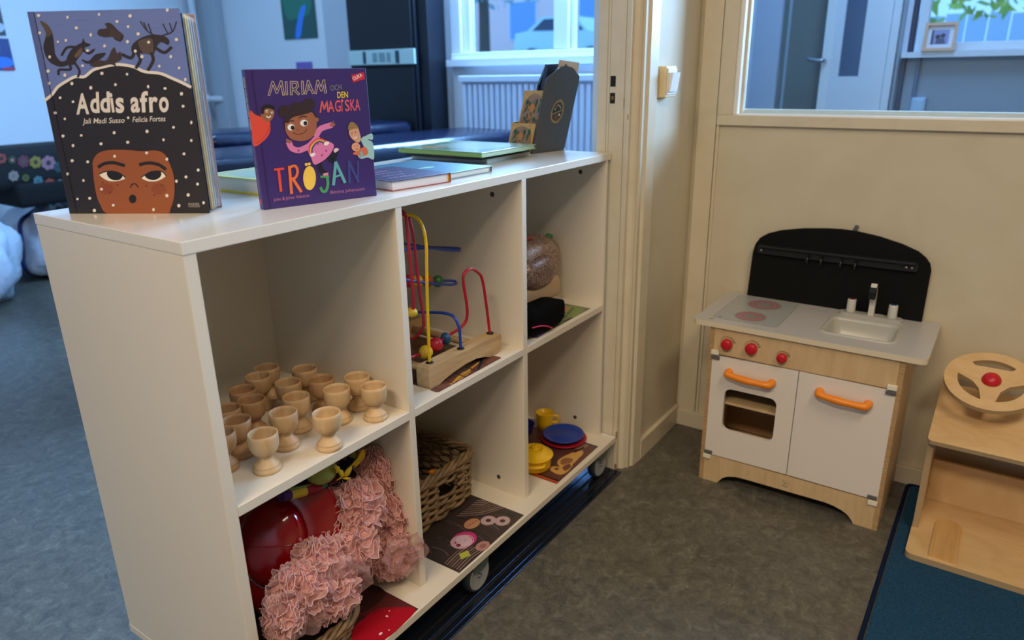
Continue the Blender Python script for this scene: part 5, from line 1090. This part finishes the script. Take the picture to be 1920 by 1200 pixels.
mb = MB(); mb.T = Matrix.Translation((.932, .168, zd+.0)) @ Matrix.Rotation(0, 4, 'X'); mb.lathe([(0, .001), (.018, 0), (.020, .002), (.030, .018), (.0345, .036), (.0355, .0375), (.0338, .0372), (.0285, .018), (.018, .004), (0, .003)], 40); mk('bowl_body', mb, NAVYP, bw)
mb = MB(); mb.lathe([(.0345, .0355), (.0362, .0370), (.0350, .0384), (.0338, .0374)], 40, 0, (.932, .168, zd), True, False); mk('rim', mb, NAVYP, bw)

# ================================================================ WICKER BASKETS
def weave(par, x0, x1, y0, y1, z0, z1, rows, rad, r=.0036, sp=.016, hole=None, flare=.0, name='wall'):
    """stakes + strands woven round a rounded rectangle; each strand is a part"""
    def loop(z, n):
        k = flare*(z-z0)/(z1-z0); pts = rrect(x0-k, y0-k, x1+k, y1+k, rad, 6)
        P_ = [Vector((a, b, z)) for a, b in pts]; seg = []; tot = 0
        for i in range(len(P_)): tot += (P_[(i+1) % len(P_)]-P_[i]).length
        out = []; step = tot/n; i = 0; acc = 0; d = 0
        for q in range(n):
            tgt = q*step
            while True:
                l = (P_[(i+1) % len(P_)]-P_[i]).length
                if acc+l >= tgt or i >= len(P_)-1: break
                acc += l; i += 1
            l = max(1e-9, (P_[(i+1) % len(P_)]-P_[i]).length); t = (tgt-acc)/l
            p_ = P_[i].lerp(P_[(i+1) % len(P_)], t); tg = (P_[(i+1) % len(P_)]-P_[i]).normalized(); out.append((p_, Vector((tg.y, -tg.x, 0))))
        return out
    per = 2*((x1-x0)+(y1-y0)); ns = int(per/sp/2)*2
    rn = random.Random(3)
    for k in range(rows):
        z = z0+(z1-z0)*(k+.5)/rows; n = ns*5; L = loop(z, n); pts = []
        amp = r*.95; dz = [rn.uniform(-.25, .25)*(z1-z0)/rows for _ in range(ns+1)]
        for q, (p_, nr) in enumerate(L):
            ph = q/5*pi+(k % 2)*pi; pts.append(p_+nr*amp*sin(ph)+Vector((0, 0, dz[q//5]*.8+.0011*sin(q*.9+k))))
        segs = [pts]
        cl_ = True
        if hole and hole[2] < z < hole[3]:
            idx = [q for q, p_ in enumerate(pts) if hole[0] < p_.x < hole[1] and p_.y < (y0+y1)/2]
            if idx:
                a, b = min(idx), max(idx); segs = [pts[b:]+pts[:a+1]]; cl_ = False
        for sg_ in segs:
            mb = MB(); mb.tube(sg_, [r*rn.uniform(.8, 1.12)]*len(sg_), 6, 0, cl_); mk('wicker_strand', mb, WICKER, par)
    L = loop(z0, ns); L2 = loop(z1, ns)
    for q in range(ns):
        if hole and hole[0] < L[q][0].x < hole[1] and L[q][0].y < (y0+y1)/2: 
            mb = MB(); mb.tube([L[q][0], L[q][0].lerp(L2[q][0], (hole[2]-z0)/(z1-z0))], r*.75, 6)
        else: mb = MB(); mb.tube([L[q][0], L2[q][0]], r*.75, 6)
        mk('wicker_stake', mb, WICKER, par)
    n = ns*5; L = loop(z1+.002, n)
    for k in range(4):
        pts = [p_+nr*.0062*cos(q/n*ns*pi*.55+k*pi/2)+Vector((0, 0, .0062*sin(q/n*ns*pi*.55+k*pi/2)+.004)) for q, (p_, nr) in enumerate(L)]
        mb = MB(); mb.tube(pts, r*1.05, 6, 0, True); mk('rim_strand', mb, WICKER, par)
    mb = MB(); mb.prism(rrect(x0+r, y0+r, x1-r, y1-r, rad, 5), [], ((0, 0, z0-.002), (1, 0, 0), (0, 1, 0), (0, 0, 1)), .003); mk('basket_floor', mb, mat('dark_wicker', (84, 66, 46), .8), par)
def draw_bm(p):
    WG = [(112, 92, 84), (66, 52, 50), (96, 78, 72)]
    for k in range(44):
        a = random.uniform(.424, .63); b = random.uniform(-.03, .06); p.stroke([(a, b), (a+.006, b+.02), (a+.002, min(b+.045, .2))], random.uniform(.0006, .0022), random.choice(WG+[(48, 40, 40), (52, 42, 42), (74, 60, 56)])+(.22,))
    for k in range(7): p.stroke([(.428, -.029+k*.006), (.47, -.026+k*.006), (.50, -.030+k*.006)], .0022, random.choice([(150, 122, 112), (120, 98, 88)])+(.22,))
    for k in range(8): p.stroke([(.565+.01*k, .085-.012*k*0), (.60+.006*k, .045+.004*k), (.645, .02+.008*k)], .0028, random.choice([(158, 132, 124), (136, 110, 104)])+(.22,))
    p.dot(.508, .022, .030, (70, 50, 52, .22), .026, 24); p.dot(.508, .022, .028, (196, 60, 116, .22), .024, 24); p.dot(.499, .022, .023, (196, 158, 168, .22), .022, 24)
    for k in range(4): p.stroke(circ(.507, .019, .006+.004*k, 18, .005+.004*k), .0011, (236, 214, 218, .22), False, True)
    p.dot(.487, .020, .005, (130, 50, 70, .22)); p.dot(.490, .030, .003, (150, 70, 80, .22))
    p.dot(.560, .042, .020, (196, 140, 104, .22), .015, 18); p.stroke([(.545, .044), (.575, .040)], .002, (150, 96, 70, .22))
    for x, y in ((.588, .020), (.603, -.006)): p.dot(x, y, .0175, (190, 160, 158, .22), .016, 18); p.dot(x, y, .006, (70, 50, 52, .22))
    p.dot(.512, -.022, .017, (178, 130, 122, .22), .013, 18); p.dot(.512, -.022, .008, (150, 100, 96, .22), .006)
    p.poly([(.455, -.012), (.475, -.020), (.484, -.006), (.466, .002)], (176, 176, 70, .22))
mat_sheet('photo_sheet', 'laminated dark photo sheet with fruit pictures in front of the wicker basket', [(.4225, -.0335), (.6465, -.0315), (.6465, .26), (.4215, .26)], ZB, (62, 52, 50), draw_bm)
wk = thing('wicker_basket', 'large rectangular grey brown wicker basket in the lower middle cubby', 'basket', (.52, .19, ZB))
weave(wk, .385, .645, .104, .305, ZB+.0065, .210, 12, .022, .0043, .030, (.525, .590, .155, .182), .003)
def yarn(label, c, r, m, cat_='ball'):
    t = thing('knitted_ball', label, cat_, (c[0], c[1], c[2]-r)); mb = MB(); mb.sphere(c, r, 0, 24); mk('body', mb, m, t); 
    mb = MB(); mb.tube(circ3(c, r*1.002, .4), .0012, 6, 0, True); mk('seam', mb, m, t); return t
def circ3(c, r, tilt): return [(c[0]+r*cos(a), c[1]+r*sin(a)*cos(tilt), c[2]+r*sin(a)*sin(tilt)) for a in [2*pi*k/40 for k in range(40)]]
yarn('bright pink knitted ball lying in the wicker basket', (.515, .172, .165), .030, mat('pink_wool', (206, 34, 104), .9, sheen=.4, bump=(300, .8, .002)))
yarn('brown knitted ball behind the pink one in the wicker basket', (.498, .235, .170), .032, mat('brown_wool', (112, 72, 36), .9, bump=(300, .8, .002)))
wb_ = thing('wooden_block', 'pale wooden peg seen through the basket handle opening', 'block', (.560, .150, .11)); 
mb = MB(); mb.box((.553, .135, ZB+.006), (.567, .150, .190), .002); mk('peg', mb, BIRCH, wb_); mb = MB(); mb.box((.5535, .1345, .19), (.5665, .1505, .196), .002); mk('peg_tip', mb, ORANGE, wb_)

# lower left cubby: sheet, basket, helmet, felt hat, tulle
def draw_bl(p):
    p.poly([(.06, -.034), (.237, -.034), (.237, .10), (.06, .10)], (70, 36, 34, .22))
    p.curve([(.150, -.035), (.192, -.005), (.185, .03), (.15, .05), (.11, .02)], (110, 88, 48, .22)); p.curve([(.10, -.034), (.165, -.034), (.172, -.014), (.14, .0), (.11, -.01)], (196, 118, 112, .22))
    p.poly([(.240, -.030), (.306, -.030), (.307, .085), (.24, .085)], (92, 40, 40, .22)); p.curve([(.225, .02), (.26, .03), (.29, .0), (.30, -.03), (.22, -.034)], (150, 24, 36, .22))
    p.curve([(.186, -.033), (.180, -.010), (.196, .018), (.222, .030), (.255, .022), (.286, -.004), (.297, -.034)], (172, 20, 36, .22)); p.curve([(.24, .045), (.30, .04), (.305, .08), (.25, .085)], (60, 34, 32, .22))
    p.dot(.226, -.020, .0035, (240, 214, 214, .22), .0025); p.dot(.262, .000, .002, (236, 200, 200, .22), .003); p.dot(.274, .006, .0015, (236, 200, 200, .22)); p.dot(.240, -.026, .0015, (236, 200, 200, .22))
mat_sheet('photo_sheet', 'laminated red photo sheet in front of the small basket under the pink tulle', [(.045, -.0355), (.3065, -.0335), (.3085, .22), (.045, .22)], ZB, (76, 34, 34), draw_bl)
wk2 = thing('wicker_basket', 'low wicker basket under the pink tulle in the lower left cubby', 'basket', (.13, .11, ZB))
weave(wk2, .045, .215, .014, .20, ZB+.006, .142, 5, .05, .0040, .028, None, .008)
# red helmet
HC = Vector((.150, .098, .285)); hn = Vector((-.74, -.56, .42)).normalized(); hu = hn.orthogonal().normalized(); hv = hn.cross(hu)
hu = Vector((0, 0, 1)).cross(hn).normalized(); hv = hn.cross(hu)
hm = thing('toy_helmet', 'shiny dark red toy helmet with a wide brim tipped on its side', 'helmet', HC-hn*.02)
HR = mat('glossy_dark_red_plastic', (138, 4, 15), .1, spec=.6, coat=.5)
def dome(u, v):
    a = 2*pi*u; b = pi/2*v; return HC+hu*(.054*cos(b)*cos(a)-.020)+hv*(.070*cos(b)*sin(a))+hn*(.034*sin(b)**.85)
mb = MB(); mb.grid(dome, 56, 18, 0, True, True); mk('dome', mb, HR, hm)
def brim(u, v):
    a = 2*pi*u; r0x, r0y = .053, .069; r1x, r1y = .088, .136
    x = (r0x+(r1x-r0x)*v)*cos(a)-.020*(1-v); y = (r0y+(r1y-r0y)*v)*sin(a); return HC+hu*x+hv*y+hn*(.004-.018*v*v)
mb = MB(); mb.grid(brim, 72, 10, 0, True, True); o = mk('brim', mb, HR, hm); sd_ = o.modifiers.new('thick', 'SOLIDIFY'); sd_.thickness = .003
mb = MB(); mb.tube([dome(0, .15+k*.85/12) if k <= 12 else dome(.5, .15+(24-k)*.85/12) for k in range(25)], .0012, 8); mk('ridge', mb, HR, hm)
# felt hat with flower
fh = thing('felt_hat', 'colourful felt headpiece with yellow flower and green ball above the pink tulle', 'felt hat', (.21, .09, .34))
q = lambda u, v, y: on(540+u/9.23, 830+v/9.23, 'y', y)
FY_ = mat('yellow_felt', (226, 186, 26), .9); FG = mat('lime_felt', (160, 168, 84), .9); FT = mat('teal_felt', (60, 130, 96), .9); FR_ = mat('red_felt', (140, 14, 30), .9); FP = mat('purple_felt', (66, 20, 84), .9); FN = mat('navy_felt', (16, 24, 66), .9)
mb = MB(); c = q(590, 540, .075); mb.sphere(c+Vector((0, 0, .004)), .0245, 0, 24, (1.1, .9, .80)); mk('green_ball', mb, FG, fh)
mb = MB(); c = q(1120, 260, .11); mb.sphere(c, .012, 0, 16, (.7, .7, 1.3)); mk('green_ball', mb, FG, fh)
for pts in ([(1000, 470), (960, 560), (1000, 590), (1060, 560), (1110, 440), (1080, 400)], [(800, 385), (835, 520), (880, 500), (900, 430)], [(860, 470), (890, 560), (930, 600), (965, 580), (950, 480)], [(930, 590), (835, 650), (850, 655), (930, 615)], [(940, 620), (1020, 650), (1065, 630), (1050, 600), (990, 600)], [(1080, 400), (1170, 300), (1240, 180), (1290, 110), (1330, 150), (1320, 240), (1230, 340), (1130, 400)], [(1140, 430), (1200, 400), (1330, 250), (1320, 230), (1200, 330)]):
    P3 = cat_rom([q(a, b, .052) for a, b in pts], 4, True); cen = sum(P3, Vector())/len(P3)
    mb = MB(); n_ = len(P3); nd = (CAM-cen).normalized(); lift = .004
    ring2 = [cen.lerp(p_, .5)+nd*lift for p_ in P3]
    mb.add(P3+ring2+[cen+nd*lift*1.3]+[p_-nd*.0022 for p_ in P3], [[k, (k+1) % n_, n_+(k+1) % n_, n_+k] for k in range(n_)]+[[n_+k, n_+(k+1) % n_, 2*n_] for k in range(n_)]+[[2*n_+1+k, 2*n_+1+(k+1) % n_, (k+1) % n_, k] for k in range(n_)]+[[2*n_+1+k for k in range(n_)][::-1]], 0, True); mk('petal', mb, FY_, fh)
for pts, m, r in (([(1000, 470), (1060, 350), (1090, 260)], FN, .006), ([(540, 760), (620, 720), (700, 690)], FT, .0065), ([(290, 830), (420, 790), (540, 760)], FR_, .0085), ([(20, 905), (150, 870), (290, 835)], mat('ochre_felt', (200, 160, 30), .9), .0085), ([(-120, 930), (-50, 915), (20, 900)], FP, .009), ([(640, 690), (720, 650), (840, 590)], mat('plum_felt', (74, 14, 34), .9), .010), ([(0, 830), (250, 780), (520, 720)], mat('olive_felt', (120, 130, 60), .9), .004)):
    mb = MB(); mb.tube(cat_rom([q(a, b, .072) for a, b in pts], 6), r, 10); mk('felt_strip', mb, m, fh)
mb = MB(); P_ = [q(-200, 800, .11), q(200, 690, .11), q(640, 640, .11), q(1000, 480, .115), q(1050, 330, .12)]; mb.tube(cat_rom(P_, 6), .015, 12); mk('hat_body', mb, FN, fh)
# pink tulle
tu = thing('tulle_skirt', 'crumpled sheer pink tulle skirt spilling over the basket in the lower left cubby', 'skirt', (.22, .1, .11))
rn = random.Random(11)
def lump(c, r, seed, sc=(1, 1, 1)):
    r2 = random.Random(seed); ph = [r2.uniform(0, 6.3) for _ in range(8)]
    def fn(u, v):
        a = 2*pi*u; b = -pi/2+pi*v; d = 1+.10*sin(3*a+ph[0])*cos(b)+.09*sin(7*a+ph[1]+5*sin(b*2+ph[4]))*cos(b)+.06*sin(13*a+ph[2]+7*b)*cos(b)+.05*sin(9*b+ph[3]+2*a)+.035*sin(21*a+ph[5]+9*sin(3*b+ph[6]))*cos(b)+.03*sin(17*b+6*sin(4*a+ph[7]))
        return Vector((c[0]+r*sc[0]*cos(b)*cos(a)*d, c[1]+r*sc[1]*cos(b)*sin(a)*d, c[2]+r*sc[2]*sin(b)*d))
    return fn
DPT = mat('dense_pink_tulle', (226, 172, 166), .9, sheen=.2, noise=(70, (204, 140, 136), 6), bump=(55, 1.0, .012))
LUMPS = []
for u, v, y, rp_, sc in ((700, 890, .085, 42, (.75, .8, 1.2)), (722, 965, .075, 58, (.8, .8, 1.05)), (728, 1030, .055, 52, (.85, .8, 1)), (668, 950, .060, 55, (1, .8, 1)), (650, 1020, .050, 56, (1, .8, 1)), (600, 1060, .045, 58, (1, .8, 1)), (560, 1105, .030, 56, (1, .8, 1)), (622, 1110, .020, 52, (1, .7, .9)), (535, 1150, .012, 46, (.9, .6, .9))):
    c = on(u, v, 'y', y); dist = (c-CAM).dot(CF); LUMPS.append((c, rp_*dist/F_PX, sc))
def clampv(v_):
    v_.x = min(max(v_.x, .021), .3505 if v_.y > -.001 else .375); v_.z = min(max(v_.z, ZB+.004), .438); v_.y = max(v_.y, -.032)
HEM = mat('tulle_hem', (236, 194, 188), .8)
for k, (c, r, sc) in enumerate(LUMPS):
    m1 = MB(); m1.grid(lump(c, r*.92, 20+k, sc), 90, 60, 0, True, True)
    for v_ in m1.v: clampv(v_)
    mk('inner_bunch', m1, DPT, tu)
    base = lump(c, r*.93, 20+k, sc); a0 = -2.35
    for j in range(11):
        r2 = random.Random(500+31*k+j); v0 = .12+.78*j/10+r2.uniform(-.03, .03); fr_ = r2.uniform(9, 17); am = r2.uniform(.035, .07); ph = r2.uniform(0, 6.3); h_ = r2.uniform(.007, .013); tw = r2.uniform(-.12, .12)
        n_ = 130; vs = []; Q = 5
        for i in range(n_):
            q = i/(n_-1); u = (a0+(q-.5)*3.6)/(2*pi); v = v0+tw*(q-.5)+am*sin(fr_*q*3+ph+1.2*sin(fr_*.7*q+ph))
            u2 = u+.018*cos(fr_*q*3*1.0+ph); p0_ = base(u2 % 1, min(max(v, .03), .97)); nn_ = (p0_-c).normalized(); tz = Vector((r2.uniform(-.001, .001), r2.uniform(-.001, .001), r2.uniform(-.001, .001)))
            for g in range(Q): vs.append(p0_+nn_*(h_*g/(Q-1)-.002)+Vector((0, 0, .004*sin(fr_*q*6+g*.7)*g/(Q-1)))+tz*g*.3)
        m1 = MB(); m1.add(vs, [[i*Q+g, (i+1)*Q+g, (i+1)*Q+g+1, i*Q+g+1] for i in range(n_-1) for g in range(Q-1)], 0, True)
        for v_ in m1.v: clampv(v_)
        fo = mk('frill', m1, TULLE, tu); m2 = MB(); m2.tube([m1.v[i*Q+Q-1] for i in range(n_)], .00055, 4); mk('hem', m2, HEM, fo)
# loose sheer panels hanging at the bottom and right
for k, (pts, y0) in enumerate(((((505, 1120), (500, 1160), (510, 1192), (560, 1196), (600, 1165), (625, 1125), (580, 1100)), .000), (((600, 1090), (640, 1150), (685, 1095), (692, 1060), (650, 1040)), .004), (((745, 1000), (790, 1005), (793, 1035), (775, 1062), (740, 1078), (715, 1050)), -.003))):
    P3 = cat_rom([on(u, v, 'y', y0) for u, v in pts], 8, True); cen = sum(P3, Vector())/len(P3); n_ = len(P3); vs = []; R_ = 8
    for i, p_ in enumerate(P3):
        for g in range(R_):
            t = g/(R_-1); q = cen.lerp(p_, t); vs.append((q+Vector((0, -.004-.007*sin(5*t*2+i*.55+k)*t-.003*sin(i*1.3+9*t), .004*sin(i*.9+3*t)*t))+Vector((.003*sin(i*1.1+2*k)*t, 0, .003*cos(i*.8+k)*t))))
    m1 = MB(); m1.add(vs, [[i*R_+g, ((i+1) % n_)*R_+g, ((i+1) % n_)*R_+g+1, i*R_+g+1] for i in range(n_) for g in range(R_-1)], 0, True)
    for v_ in m1.v: clampv(v_)
    mk('sheer_panel', m1, SHEER, tu)
